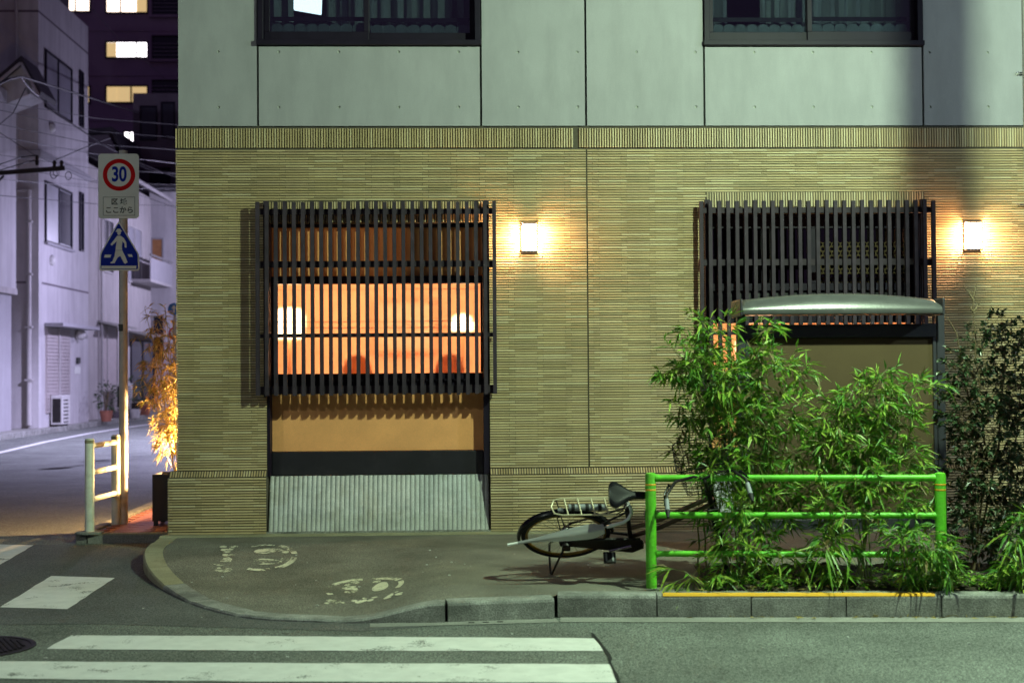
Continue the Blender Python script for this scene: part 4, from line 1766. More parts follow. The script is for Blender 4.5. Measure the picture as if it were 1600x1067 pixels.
put_text('30', 31.5 / PX, 'sign_blue', (c.x, YF - 0.002, c.z), plate, 'number', 0.74, 0.006)
bx0, bx1 = gy(161, 308, YF), gy(211, 337, YF)
m = MB()
t_ = 0.6 / PX
for q in ((bx0.x, bx1.x, bx0.z - t_, bx0.z), (bx0.x, bx1.x, bx1.z, bx1.z + t_), (bx0.x, bx0.x + t_, bx1.z + t_, bx0.z - t_), (bx1.x - t_, bx1.x, bx1.z + t_, bx0.z - t_)):
    m.box(q[0], q[1], YF - 0.0018, YF - 0.0005, q[2], q[3])
m.build('text_border', 'sign_ink', plate)
cc = gy(186, 316, YF)
put_text('区 域', 10.2 / PX, 'sign_ink', (cc.x, YF - 0.002, cc.z), plate, 'lettering', 1.05, 0.0016)
cc = gy(186.5, 329, YF)
put_text('ここから', 11.2 / PX, 'sign_ink', (cc.x, YF - 0.002, cc.z), plate, 'lettering', 0.98, 0.0016)
# pentagonal blue crossing sign
YG = SPY - r_ - 0.010


def sgp(pts):
    return [(lambda q: (q.x, q.z))(gy(u, v, YG)) for u, v in pts]


def rounded(pts, r, n=4):
    out = []
    k = len(pts)
    for i in range(k):
        p0, p1, p2 = Vector(pts[i - 1]), Vector(pts[i]), Vector(pts[(i + 1) % k])
        a = p1 + (p0 - p1).normalized() * r
        b = p1 + (p2 - p1).normalized() * r
        for j in range(n + 1):
            t = j / n
            q = a * (1 - t) ** 2 + p1 * 2 * t * (1 - t) + b * t * t
            out.append((q.x, q.y))
    return out


penta = [(185.5, 345), (217, 397), (218, 423), (155, 423), (156, 397)]
ctr = (186.5, 395)
m = MB()
m.ext(rounded(sgp(penta), 0.025), YG, YG + 0.008)
tri = m.build('crossing_plate', 'sign_white', sg)
inner = [((u - ctr[0]) * 0.93 + ctr[0], (v - ctr[1]) * 0.93 + ctr[1]) for u, v in penta]
m = MB()
m.ext(rounded(sgp(inner), 0.022), YG - 0.0020, YG - 0.0004)
m.build('blue_field', 'sign_blue', tri)
fig = [
    [(182, 360), (183.5, 357.6), (187.5, 357.6), (189.5, 360.2), (191.5, 361.4), (189, 362.2), (188.6, 366), (186, 368), (183.6, 366.4), (183.4, 363), (180.4, 362)],   # head with hat
    [(183, 368.6), (188.5, 368.6), (193.5, 372), (197.5, 379), (198, 387), (195, 387), (194.5, 381), (191.5, 377), (190.5, 386), (191, 391), (180.5, 391), (181.5, 383), (182.5, 377), (175, 384), (172.6, 382), (177.5, 376)],   # torso and arms
    [(180.5, 391.4), (191, 391.4), (195.5, 400), (199.5, 410), (196, 412.2), (194, 411.4), (188, 400), (184, 402.5), (179, 411.5), (172.5, 411.5), (173, 409.6), (175.6, 408.6), (179, 400)],   # legs
]
m = MB()
for poly in fig:
    m.ext(sgp(poly), YG - 0.0034, YG - 0.0024)
m.ext(sgp([(158.5, 415.3), (213, 415.3), (213, 420.0), (158.5, 420.0)]), YG - 0.0034, YG - 0.0024)
m.ext(sgp([(164, 398), (174, 398), (172.5, 402.5), (162.5, 402.5)]), YG - 0.0034, YG - 0.0024)
m.ext(sgp([(199.5, 397.5), (206, 397.5), (207.5, 401.5), (201.5, 401.5)]), YG - 0.0034, YG - 0.0024)
m.build('walking_figure', 'sign_white', tri)
for z in (gy(186, 300, SPY).z, gy(186, 405, SPY).z):
    m = MB()
    m.lathe([(r_ + 0.004, -0.02), (r_ + 0.004, 0.02)], (pc.x, SPY, z), 16)
    m.build('clamp', 'steel', sg)
m = MB()
q = gy(189, 512, SPY - r_ - 0.004)
m.box(q.x - 0.025, q.x + 0.02, q.y - 0.002, q.y + 0.004, q.z - 0.035, q.z + 0.035)
m.build('sticker', 'sign_ink', sg)

# ------------------------------------------------------------------ black planter at the corner with its lamp
pa = gz(238, 822, SZ)
PLX0, PLX1, PLY0, PLY1 = pa.x, -2.735, pa.y, pa.y + 0.42
pz = gy(250, 741, PLY0).z
plt = thing('planter', 'tall square black planter against the building corner', 'planter', ((PLX0 + PLX1) / 2, (PLY0 + PLY1) / 2, SZ))
m = MB()
w = 0.018
m.box(PLX0, PLX1, PLY0, PLY0 + w, SZ + 0.05, pz)
m.box(PLX0, PLX1, PLY1 - w, PLY1, SZ + 0.05, pz)
m.box(PLX0, PLX0 + w, PLY0 + w, PLY1 - w, SZ + 0.05, pz - 0.001)
m.box(PLX1 - w, PLX1, PLY0 + w, PLY1 - w, SZ + 0.05, pz - 0.001)
m.box(PLX0 + w, PLX1 - w, PLY0 + w, PLY1 - w, SZ + 0.05, SZ + 0.07)
m.build('body', 'planter_black', plt)
m = MB()
m.box(PLX0 + w, PLX1 - w, PLY0 + w, PLY1 - w, pz - 0.10, pz - 0.04)
m.build('soil', 'soil', plt)
for x in (PLX0 + 0.03, PLX1 - 0.03):
    for y in (PLY0 + 0.03, PLY1 - 0.03):
        m = MB()
        m.box(x - 0.02, x + 0.02, y - 0.02, y + 0.02, SZ, SZ + 0.049)
        m.build('foot', 'planter_black', plt)
UL = Vector((-2.80, PLY1 + 0.06, pz + 0.17))
ul = thing('spot_lamp', 'warm spot lamp hidden behind the corner, lighting the potted bamboo', 'lamp', (UL.x, UL.y, SZ))
m = MB()
m.tube([(UL.x, UL.y, SZ), (UL.x, UL.y, UL.z - 0.12)], 0.012, 8)
m.lathe([(0.06, 0), (0.06, 0.012)], (UL.x, UL.y, SZ), 14)
m.build('stem', 'bike_dark', ul)
m = MB()
m.lathe([(0.02, -0.12), (0.05, -0.11), (0.055, -0.03), (0.045, -0.028)], UL, 16)
m.build('housing', 'bike_dark', ul, smooth=True)
m = MB()
sh_ = []
for z_ in (-0.10, 0.045):
    sh_ += [(UL.x + 0.07 * math.cos(rad(a_)), UL.y + 0.07 * math.sin(rad(a_)), UL.z + z_) for a_ in range(228, 345, 9)]
k_ = len(sh_) // 2
m.add(sh_, [(i, i + 1, i + 1 + k_, i + k_) for i in range(k_ - 1)])
m.build('added_shield', 'bike_dark', ul, fix=False)  # unseen, added to keep the lamp's light off the road in front
m = MB()
m.lathe([(0.044, -0.027), (0.044, -0.022)], UL, 16)
m.build('lens', 'lens_warm', ul)
point_light('lamp_light', UL, PW['uplight'], (1.0, 0.60, 0.24), 0.03, ul)
# ------------------------------------------------------------------ bicycle leaning over the guard rail
TILT = rad(54)
HUB = Vector((0.772, -3.065, 0.315))
HUB.x = gy(884, 836, HUB.y).x
bk = thing('bicycle', 'dark brown city bicycle with wire basket tipped onto the green guard rail', 'bicycle', HUB, rot=(TILT, 0, 0))


def bb(mb, name, mat, parent=bk, smooth=True, **k):
    return mb.build(name, mat, parent, smooth=smooth, local=True, **k)


RW_, TR = 0.325, 0.0165


def wheel(name, c, R, rot=None):
    """wheel in the local x-z plane, or turned by a matrix about c"""
    M_ = rot or Matrix.Identity(3)
    c = Vector(c)

    def P(a, r, y=0.0):
        return c + M_ @ Vector((r * math.cos(a), y, r * math.sin(a)))
    m = MB()
    m.tube([P(2 * math.pi * k / 48, R - TR) for k in range(48)], TR, 10, closed=True)
    t = bb(m, name, 'black_rubber')
    m = MB()
    rr = R - 2 * TR - 0.006
    m.tube([P(2 * math.pi * k / 48, rr) for k in range(48)], 0.011, 8, closed=True)
    bb(m, 'rim', 'rim_brass', t)
    m = MB()
    for k in range(32):
        a = 2 * math.pi * k / 32
        s = 1 if k % 2 else -1
        a2 = a + (0.9 if (k // 2) % 2 else -0.9)
        m.tube([P(a, rr), P(a2, 0.024, 0.03 * s)], 0.0019, 4)
    bb(m, 'spokes', 'chrome', t)
    m = MB()
    ax = M_ @ Vector((0, 1, 0))
    for r_, a, b in ((0.014, -0.05, 0.05), (0.032, -0.036, -0.026), (0.032, 0.026, 0.036), (0.006, -0.085, 0.085)):
        m.tube([c + ax * a, c + ax * b], r_, 12)
    bb(m, 'hub', 'chrome', t)
    return t


def arc(c, R, a0, a1, n=24, y=0.0, M_=None):
    c = Vector(c)
    M_ = M_ or Matrix.Identity(3)
    return [c + M_ @ Vector((R * math.cos(rad(a0 + (a1 - a0) * k / n)), y, R * math.sin(rad(a0 + (a1 - a0) * k / n)))) for k in range(n + 1)]


def guard(c, R, a0, a1, w, M_=None, n=26):
    c = Vector(c)
    M_ = M_ or Matrix.Identity(3)
    m = MB()
    sec = [(-w, -0.012), (-w * 0.7, 0.004), (0, 0.010), (w * 0.7, 0.004), (w, -0.012)]
    vs = []
    for k in range(n + 1):
        a = rad(a0 + (a1 - a0) * k / n)
        for y, h in sec:
            vs.append(c + M_ @ Vector(((R + h) * math.cos(a), y, (R + h) * math.sin(a))))
        for y, h in sec[::-1]:
            vs.append(c + M_ @ Vector(((R + h - 0.003) * math.cos(a), y, (R + h - 0.003) * math.sin(a))))
    K = 10
    fs = [(k * K + q, k * K + (q + 1) % K, (k + 1) * K + (q + 1) % K, (k + 1) * K + q) for k in range(n) for q in range(K)]
    fs += [tuple(range(K))[::-1], tuple(n * K + q for q in range(K))]
    m.add(vs, fs)
    return m


wheel('rear_wheel', (0, 0, 0), RW_)
m = guard((0, 0, 0), RW_ + 0.022, 12, 190, 0.025)
bb(m, 'rear_mudguard', 'black_gloss')
m = MB()
c_ = arc((0, 0, 0), RW_ + 0.034, 96, 102, 3)
m.tube(c_, 0.016, 8)
bb(m, 'reflector_band', 'grip_grey')
BBX = Vector((0.475, 0, -0.045))
ST = Vector((0.405, 0, 0.42))
HB, HT = Vector((1.015, 0, 0.385)), Vector((0.955, 0, 0.60))
m = MB()
m.tube([BBX, ST], 0.0165, 12)
bb(m, 'seat_tube', 'bike_dark')
m = MB()
m.tube([HB + (HT - HB) * -0.05, HT], 0.020, 12)
bb(m, 'head_tube', 'bike_dark')
for zz, mt in ((0.0, 'bike_brown'), (0.085, 'bike_brown')):
    m = MB()
    a = BBX + Vector((0.0, 0, 0.01 + zz))
    b = HB + (HT - HB) * (0.15 if zz == 0 else 0.55)
    if zz: a = BBX + (ST - BBX) * 0.28
    m.tube([a, a + (b - a) * 0.35 + Vector((0.02, 0, -0.025)), b], 0.0175, 12)
    bb(m, 'down_tube', mt)
for s in (-1, 1):
    m = MB()
    m.tube([BBX + Vector((0, 0.02 * s, 0)), Vector((0.10, 0.055 * s, -0.01)), Vector((0, 0.065 * s, 0))], 0.010, 8)
    m.tube([ST + (BBX - ST) * 0.15 + Vector((0, 0.018 * s, 0)), Vector((0.04, 0.062 * s, 0.06)), Vector((0, 0.065 * s, 0))], 0.008, 8)
    bb(m, 'stay', 'bike_dark')
# saddle post and saddle
m = MB()
m.tube([ST, ST + (ST - BBX).normalized() * 0.10], 0.0125, 10)
m.lathe([(0.022, -0.02), (0.022, 0.015)], ST, 12)
bb(m, 'saddle_post', 'chrome')
SC = Vector((0.385, 0, 0.545))
m = MB()
NS, KS = 18, 16
vs = []
for i in range(NS + 1):
    t = i / NS
    x = SC.x - 0.115 + 0.265 * t
    wdt = 0.028 + 0.078 * (1 - sm((t - 0.12) / 0.55))
    if t < 0.12: wdt *= (0.62 + 0.38 * math.sqrt(t / 0.12))
    if t > 0.93: wdt *= math.sqrt(max(0.05, 1 - ((t - 0.93) / 0.07) ** 2))
    zt_ = SC.z + 0.018 * (1 - t) ** 2 + 0.006 * math.sin(t * 3)
    th = 0.03 + 0.028 * (1 - t)
    for j in range(KS):
        a = 2 * math.pi * j / KS
        cs, sn = math.cos(a), math.sin(a)
        yy = wdt * (abs(cs) ** 0.7) * (1 if cs > 0 else -1)
        zz = th * (0.45 * sn if sn > 0 else 1.0 * sn) - 0.012 * (1 - abs(cs)) * (1 if sn > 0 else 0) * (1 - t)
        vs.append((x, yy, zt_ + zz))
fs = [(i * KS + j, i * KS + (j + 1) % KS, (i + 1) * KS + (j + 1) % KS, (i + 1) * KS + j) for i in range(NS) for j in range(KS)]
fs += [tuple(range(KS))[::-1], tuple(NS * KS + j for j in range(KS))]
m.add(vs, fs)
sd = bb(m, 'saddle', 'black_gloss')
m = MB()
for y in (-0.05, 0.05):
    m.tube([(SC.x - 0.06 + 0.012 * math.sin(k * 2.2), y + 0.012 * math.cos(k * 2.2), SC.z - 0.10 + k * 0.006) for k in range(11)], 0.003, 5)
bb(m, 'springs', 'chrome', sd)
# rear rack
RZ = RW_ + 0.075
m = MB()
wr = 0.068
m.tube([(0.33, wr, RZ), (-0.05, wr, RZ), (-0.105, wr * 0.8, RZ), (-0.125, 0, RZ), (-0.105, -wr * 0.8, RZ), (-0.05, -wr, RZ), (0.33, -wr, RZ)], 0.0058, 8)
for x in (-0.02, 0.075, 0.17, 0.265):
    m.tube([(x - 0.012, wr, RZ), (x + 0.012, -wr, RZ)], 0.0052, 8)
rk = bb(m, 'rear_rack', 'bike_cream')
for s in (-1, 1):
    m = MB()
    m.tube([(-0.06, wr * s, RZ), (-0.085, (wr + 0.006) * s, RZ - 0.03), (-0.01, 0.078 * s, 0.0)], 0.0045, 6)
    bb(m, 'rack_stay', 'bike_dark', rk)
    m = MB()
    m.tube([(0.33, wr * s, RZ), (0.385, 0.02 * s, RZ - 0.02)], 0.005, 6)
    bb(m, 'rack_arm', 'bike_dark', rk)
m = MB()
m.tube([(0.00, 0.01, RZ - 0.028), (0.27, 0.01, RZ - 0.03)], 0.024, 12)
pmp = bb(m, 'pump', 'grip_grey', rk)
for x in (0.03, 0.13, 0.22):
    m = MB()
    m.tube([(x - 0.012, 0.01, RZ - 0.029), (x + 0.012, 0.01, RZ - 0.029)], 0.027, 12)
    bb(m, 'strap', 'black_rubber', rk)
# drivetrain on the near side
m = MB()
m.lathe([(0.085, -0.052), (0.095, -0.056), (0.095, -0.066), (0.03, -0.07)], BBX, 24, 'y')
ck = bb(m, 'chain_guard_disc', 'black_gloss')
m = MB()
pts = [(BBX.x + 0.06, -0.052, BBX.z + 0.09), (0.02, -0.052, 0.052), (-0.055, -0.052, 0.01), (-0.04, -0.052, -0.045), (0.05, -0.052, -0.052), (BBX.x + 0.02, -0.052, BBX.z - 0.105),
       (BBX.x + 0.10, -0.052, BBX.z - 0.04)]
n_ = len(pts)
m.add([(x, y, z) for x, y, z in pts] + [(x, y - 0.02, z) for x, y, z in pts],
      [tuple(range(n_)), tuple(range(2 * n_ - 1, n_ - 1, -1))] + [(i, i + n_, (i + 1) % n_ + n_, (i + 1) % n_) for i in range(n_)])
bb(m, 'chain_case', 'bike_dark', smooth=False, bevel=0.006)
for s, an in ((-1, 196), (1, 16)):
    m = MB()
    e = BBX + Vector((0.165 * math.cos(rad(an)), s * 0.085, 0.165 * math.sin(rad(an))))
    m.tube([BBX + Vector((0, s * 0.072, 0)), e], [0.014, 0.010], 8)
    cr_ = bb(m, 'crank', 'chrome')
    m = MB()
    m.box(e.x - 0.045, e.x + 0.045, e.y + s * 0.012, e.y + s * 0.10, e.z - 0.011, e.z + 0.011)
    pd = bb(m, 'pedal', 'black_rubber', smooth=False, bevel=0.006)
    m = MB()
    for dx in (-0.030, 0.018):
        m.box(e.x + dx, e.x + dx + 0.012, e.y + s * 0.02, e.y + s * 0.09, e.z + 0.0112, e.z + 0.014)
        m.box(e.x + dx, e.x + dx + 0.012, e.y + s * 0.02, e.y + s * 0.09, e.z - 0.014, e.z - 0.0112)
    bb(m, 'reflector', 'grip_grey', pd, smooth=False)
m = MB()
m.lathe([(0.028, -0.075), (0.028, -0.10), (0.016, -0.105)], (0, 0, 0), 14, 'y')
m.box(-0.03, 0.03, -0.095, -0.078, -0.07, -0.01)
bb(m, 'hub_gear', 'bike_dark')
# double-leg stand
m = MB()
foot = HUB + Vector((0, 0, 0))
for s in (-1, 1):
    m.tube([(0, 0.075 * s, 0), (-0.05, 0.10 * s, -0.20), (-0.095, 0.135 * s, -0.368)], 0.0085, 8)
m.tube([(-0.095, -0.135, -0.368), (-0.10, -0.06, -0.374), (-0.10, 0.06, -0.374), (-0.095, 0.135, -0.368)], 0.0085, 8)
bb(m, 'stand', 'bike_dark')

# steering assembly turned to the left
axis = (HT - HB).normalized()
ROTS = Matrix.Rotation(rad(93), 3, axis)


def ST_(p):
    return HT + ROTS @ (Vector(p) - HT)


FH = Vector((1.175, 0, 0.0))
m = MB()
for s in (-1, 1):
    m.tube([ST_(HB + Vector((0.0, 0.028 * s, -0.03))), ST_((1.06, 0.045 * s, 0.22)), ST_(FH + Vector((0, 0.055 * s, 0)))], [0.014, 0.012, 0.009], 10)
m.tube([ST_(HB + Vector((0, -0.035, -0.03))), ST_(HB + Vector((0, 0.035, -0.03)))], 0.016, 10)
bb(m, 'fork', 'chrome')
wheel('front_wheel', ST_(FH), RW_, ROTS)
bb(guard(ST_(FH), RW_ + 0.022, 20, 165, 0.029, ROTS), 'front_mudguard', 'black_gloss')
m = MB()
HS = HT + axis * 0.13
m.tube([HT, HS], 0.0125, 10)
hbp = [(-0.20, 0.285, -0.02), (-0.06, 0.275, 0.0), (0.03, 0.20, 0.02), (0.05, 0.07, 0.012), (0.02, 0, 0)]
path = [HS + Vector(p) for p in hbp] + [HS + Vector((p[0], -p[1], p[2])) for p in hbp[:-1][::-1]]
m.tube([ST_(p) for p in path], 0.0115, 10)
hb_ = bb(m, 'handlebar', 'bike_dark')
for s in (-1, 1):
    a, b = HS + Vector((-0.10, 0.279 * s, -0.006)), HS + Vector((-0.225, 0.287 * s, -0.024))
    m = MB()
    m.tube([ST_(a), ST_(a + (b - a) * 0.75)], [0.0155, 0.0165], 12)
    gpp = bb(m, 'grip', 'grip_grey')
    m = MB()
    m.tube([ST_(a + (b - a) * 0.75), ST_(b), ST_(b + (b - a) * 0.22)], [0.0175, 0.014, 0.009], 12)
    bb(m, 'grip_end', 'black_rubber', gpp)
    m = MB()
    l0 = HS + Vector((0.0, 0.235 * s, 0.012))
    m.tube([ST_(l0), ST_(l0 + Vector((0.035, 0.01 * s, -0.01))), ST_(l0 + Vector((-0.03, 0.055 * s, -0.025))), ST_(l0 + Vector((-0.14, 0.065 * s, -0.035)))], [0.012, 0.010, 0.007, 0.006], 8)
    bb(m, 'brake_lever', 'black_gloss')
# wire basket
m = MB()
bx0_, bx1_, bz0, bz1 = 1.03, 1.345, 0.50, 0.74


def bas(t, h, side):
    """point on the basket wall: side 0..3 round, t 0..1 along, h 0..1 height"""
    k = 0.80 + 0.20 * h
    xa, xb = bx0_ + 0.01, bx0_ + (bx1_ - bx0_) * k
    wy = 0.185 * k
    z = bz0 + (bz1 - bz0) * h
    q = [(xa + (xb - xa) * t, -wy), (xb, -wy + 2 * wy * t), (xb - (xb - xa) * t, wy), (xa, wy - 2 * wy * t)][side]
    return ST_((q[0], q[1], z))


for side_ in range(4):
    nn = 9 if side_ % 2 == 0 else 11
    for i in range(nn):
        m.tube([bas(i / nn, 0, side_), bas(i / nn, 1, side_)], 0.0017, 4)
for h, r_ in ((0, 0.003), (0.14, 0.0017), (0.28, 0.0017), (0.42, 0.0017), (0.56, 0.0017), (0.70, 0.0017), (0.84, 0.0017), (1, 0.0048)):
    m.tube([bas(t, h, s_) for s_ in range(4) for t in (0.06, 0.5, 0.94)], r_, 5, closed=True)
for i in range(1, 9):
    m.tube([bas(i / 9, 0, 0), bas(1 - i / 9, 0, 2)], 0.0017, 4)
    m.tube([bas(i / 9, 0, 1), bas(1 - i / 9, 0, 3)], 0.0017, 4)
bb(m, 'basket', 'bike_dark')
m = MB()
m.lathe([(0.022, 0), (0.02, 0.02)], ST_((1.05, 0, 0.42)), 12)
bb(m, 'front_reflector', 'red_reflector')

# ------------------------------------------------------------------ clear umbrella hung along the bicycle
UY = -3.43
tip, nk = gy(793, 851, UY), gy(952, 822, UY)
ub = thing('umbrella', 'furled clear plastic umbrella laid along the rear wheel of the bicycle', 'umbrella', (tip.x, UY, tip.z))
ax = (nk - tip)
m = MB()
m.tube([tip, tip + ax * 0.10], [0.011, 0.009], 10)
m.build('tip', 'sign_white', ub, smooth=True)
m = MB()
m.tube([tip + ax * 0.10, nk], 0.0045, 8)
m.build('shaft', 'chrome', ub, smooth=True)
m = MB()
n_, kk = 26, 30
axn = ax.normalized()
s_ = axn.cross(Vector((0, 1, 0))).normalized()
t2 = axn.cross(s_)
vs = []
for i in range(n_ + 1):
    t = i / n_
    c = tip + ax * (0.09 + 0.86 * t)
    rr = 0.010 + 0.040 * sm(t * 1.15) * (1 - 0.45 * sm((t - 0.86) / 0.14))
    for j in range(kk):
        a = 2 * math.pi * j / kk + t * 1.2
        q = rr * (1 + 0.10 * math.sin(5 * a))
        vs.append(c + s_ * (q * math.cos(a)) + t2 * (q * 0.55 * math.sin(a)) - Vector((0, 0, 0.012 * sm(t))))
m.add(vs, [(i * kk + j, i * kk + (j + 1) % kk, (i + 1) * kk + (j + 1) % kk, (i + 1) * kk + j) for i in range(n_) for j in range(kk)])
m.build('canopy', 'vinyl', ub, smooth=True)
m = MB()
for j in range(4):
    a = 2 * math.pi * j / 4 + 0.5
    m.tube([tip + ax * 0.10, tip + ax * 0.6 + s_ * 0.035 * math.cos(a) + t2 * 0.02 * math.sin(a), tip + ax * 0.94 + s_ * 0.03 * math.cos(a) + t2 * 0.02 * math.sin(a)], 0.0018, 4)
m.build('ribs', 'chrome', ub)
hk = [(948, 823), (962, 819), (974, 816), (982, 810), (986.5, 801), (985.5, 793), (982, 789)]
m = MB()
m.tube([gy(u, v, UY) for u, v in hk], 0.0125, 12)
m.build('handle', 'clear_plastic', ub, smooth=True)
# ------------------------------------------------------------------ plants
def leaf(m, p, d, L, w, droop, mi, rr, fold=0.25):
    d = d.normalized()
    s = d.cross(Vector((0, 0, 1)))
    if s.length < 0.05: s = Vector((rr.uniform(-1, 1), rr.uniform(-1, 1), 0))
    s.normalize()
    roll = rr.uniform(-0.9, 0.9)
    n = s.cross(d)
    s = s * math.cos(roll) + n * math.sin(roll)
    n = s.cross(d)
    c = p + d * (L * 0.42) + Vector((0, 0, -droop * L * 0.12))
    tip = p + d * L + Vector((0, 0, -droop * L * 0.55))
    o = len(m.v)
    m.v += [tuple(p), tuple(c + s * w / 2 + n * w * fold), tuple(c), tuple(c - s * w / 2 + n * w * fold), tuple(tip)]
    m.f += [(o, o + 2, o + 1), (o, o + 3, o + 2), (o + 1, o + 2, o + 4), (o + 2, o + 3, o + 4)]
    m.m += [mi] * 4


def rand_in(rr):
    while True:
        v = Vector((rr.uniform(-1, 1), rr.uniform(-1, 1), rr.uniform(-1, 1)))
        if 0.02 < v.length < 1: return v


def leafy(name, lbl, cat, base, blobs, culms, seed, mats, weights, leafL=(0.05, 0.15), leafW=0.019, per=(5, 8), spread=1.0, droop=0.8, group=None,
          culm_r=0.007, outw=0.55, twig=(0.05, 0.13), stem_mat='culm', ramp=1.0):
    rr = random.Random(seed)
    t = thing(name, lbl, cat, base, group)
    st, fo = MB(), MB()
    for u, v, ru, rv, Y, ry, n in blobs:
        c = gy(u, v, Y)
        sc = (Y - CAM.y) / FPX
        R = Vector((ru * sc, ry, rv * sc))
        for k in range(int(n * ramp)):
            q = rand_in(rr)
            p = c + Vector((q.x * R.x, q.y * R.y, q.z * R.z))
            if p.z < base[2] + 0.03: p.z = base[2] + 0.03 + rr.uniform(0, 0.1)
            out = Vector((q.x, q.y * 0.8 - 0.15, q.z * 0.7 + 0.12)) * outw + Vector((rr.uniform(-1, 1), rr.uniform(-1, 1), rr.uniform(-0.6, 0.5))) * 0.6
            out.normalize()
            tw = rr.uniform(*twig)
            e = p + out * tw
            st.tube([p - out * tw * 0.8, e], 0.0016, 3, cap=False)
            for i in range(rr.randint(*per)):
                dr = out * 0.7 + Vector((rr.uniform(-1, 1), rr.uniform(-1, 1), rr.uniform(-0.85, 0.65))) * 0.8 * spread
                leaf(fo, e - out * rr.uniform(0, tw * 0.6), dr, rr.uniform(*leafL), leafW * rr.uniform(0.75, 1.25), droop * rr.uniform(0.3, 1.2),
                     rr.choices(range(len(mats)), weights)[0], rr)
    for pts in culms:
        P = [Vector(q) for q in pts]
        # gentle bow between the given points
        path = []
        for i in range(len(P) - 1):
            for k in range(5):
                f = k / 5
                path.append(P[i].lerp(P[i + 1], f) + Vector((rr.uniform(-1, 1), rr.uniform(-1, 1), 0)) * 0.006)
        path.append(P[-1])
        n = len(path)
        st.tube(path, [culm_r * (1 - 0.65 * i / n) for i in range(n)], 6)
    st.build('stems', stem_mat, t, smooth=True, fix=False)
    fo.build('foliage', mats, t, fix=False)
    return t


BM = ['leaf_a', 'leaf_b', 'leaf_c', 'leaf_d']
BWT = (40, 24, 30, 6)


def cul(base, tops, Yt):
    out = []
    for i, (u, v) in enumerate(tops):
        b = Vector(base) + Vector((0.05 * math.sin(i * 2.1), 0.05 * math.cos(i * 3.1), 0))
        e = gy(u, v, Yt)
        mid = b.lerp(e, 0.55)
        mid.x = b.x + (e.x - b.x) * 0.35
        out.append([b, mid, e])
    return out


b1 = gz(1165, 905, 0.03)
Y1 = -3.42
leafy('bamboo_plant', 'tallest bright green bamboo clump rising at the left of the notice board', 'bamboo', (b1.x, b1.y, 0.02),
      [(1112, 512, 34, 14, Y1, 0.10, 22), (1082, 560, 42, 30, Y1, 0.16, 40), (1046, 580, 24, 9, Y1, 0.08, 10), (1130, 590, 52, 40, Y1, 0.2, 62),
       (1192, 520, 14, 22, Y1, 0.08, 11), (1205, 572, 36, 26, Y1, 0.15, 32), (1243, 585, 26, 9, Y1, 0.08, 11), (1090, 650, 34, 32, Y1, 0.2, 24),
       (1215, 640, 46, 34, Y1, 0.18, 34), (1165, 655, 48, 32, Y1, 0.22, 46), (1150, 715, 52, 36, Y1, 0.25, 60), (1225, 705, 40, 22, Y1, 0.2, 20), (1140, 780, 48, 40, Y1, 0.25, 36),
       (1205, 770, 44, 34, Y1 - 0.04, 0.2, 36), (1160, 838, 56, 28, Y1 - 0.06, 0.22, 30), (1215, 850, 34, 26, Y1 - 0.06, 0.2, 12),
       (1105, 590, 40, 40, Y1 + 0.26, 0.22, 46), (1140, 640, 50, 40, Y1 + 0.28, 0.22, 50), (1185, 660, 50, 40, Y1 + 0.28, 0.22, 44), (1150, 740, 54, 50, Y1 + 0.28, 0.22, 52), (1210, 790, 54, 44, Y1 + 0.28, 0.22, 40),
       (1135, 742, 24, 10, -3.70, 0.05, 6), (1160, 795, 26, 22, -3.70, 0.06, 9), (1150, 858, 40, 22, -3.74, 0.07, 16), (1215, 865, 22, 16, -3.74, 0.06, 7)],
      cul((b1.x, b1.y, 0.02), [(1100, 520), (1075, 570), (1130, 560), (1195, 510), (1230, 590), (1170, 640), (1205, 640), (1150, 700)], Y1), 3, BM, BWT, ramp=1.12, droop=0.5)
b1b = gz(1105, 905, 0.03)
leafy('bamboo_plant', 'withered brownish bamboo sprays above the bicycle basket', 'bamboo', (b1b.x, b1b.y + 0.3, 0.02),
      [(1078, 708, 18, 20, Y1 + 0.3, 0.1, 15), (1075, 655, 24, 20, Y1 + 0.3, 0.1, 12)], cul((b1b.x, b1b.y + 0.3, 0.02), [(1085, 690), (1080, 640)], Y1 + 0.1), 9,
      ['leaf_d', 'leaf_b', 'leaf_c'], (52, 26, 22))
b2 = gz(1350, 905, 0.03)
Y2 = -3.46
leafy('bamboo_plant', 'bright green bamboo clump in front of the notice board panel', 'bamboo', (b2.x, b2.y, 0.02),
      [(1378, 592, 20, 14, Y2, 0.1, 15), (1350, 628, 48, 26, Y2, 0.16, 48), (1425, 606, 38, 9, Y2, 0.08, 17), (1300, 650, 26, 20, Y2, 0.14, 22),
       (1322, 684, 54, 30, Y2, 0.2, 52), (1392, 668, 36, 26, Y2, 0.16, 30), (1415, 640, 22, 14, Y2, 0.12, 12), (1290, 712, 28, 24, Y2, 0.18, 22), (1345, 735, 60, 30, Y2, 0.22, 52),
       (1410, 715, 32, 18, Y2, 0.16, 16), (1310, 782, 52, 32, Y2, 0.22, 28), (1385, 790, 52, 34, Y2, 0.22, 26), (1440, 770, 26, 26, Y2, 0.15, 16),
       (1330, 680, 54, 40, Y2 + 0.28, 0.22, 50), (1390, 730, 50, 40, Y2 + 0.28, 0.22, 44), (1310, 780, 54, 44, Y2 + 0.28, 0.22, 44),
       (1345, 752, 34, 16, -3.80, 0.06, 9), (1310, 800, 30, 18, -3.80, 0.06, 9), (1420, 790, 22, 22, -3.84, 0.06, 8), (1385, 845, 26, 16, -3.82, 0.06, 8)],
      cul((b2.x, b2.y, 0.02), [(1372, 600), (1340, 620), (1440, 605), (1300, 650), (1320, 690), (1400, 660), (1290, 720)], Y2), 5, BM, BWT, ramp=1.12, droop=0.5)
b3 = gz(1090, 918, 0.03)
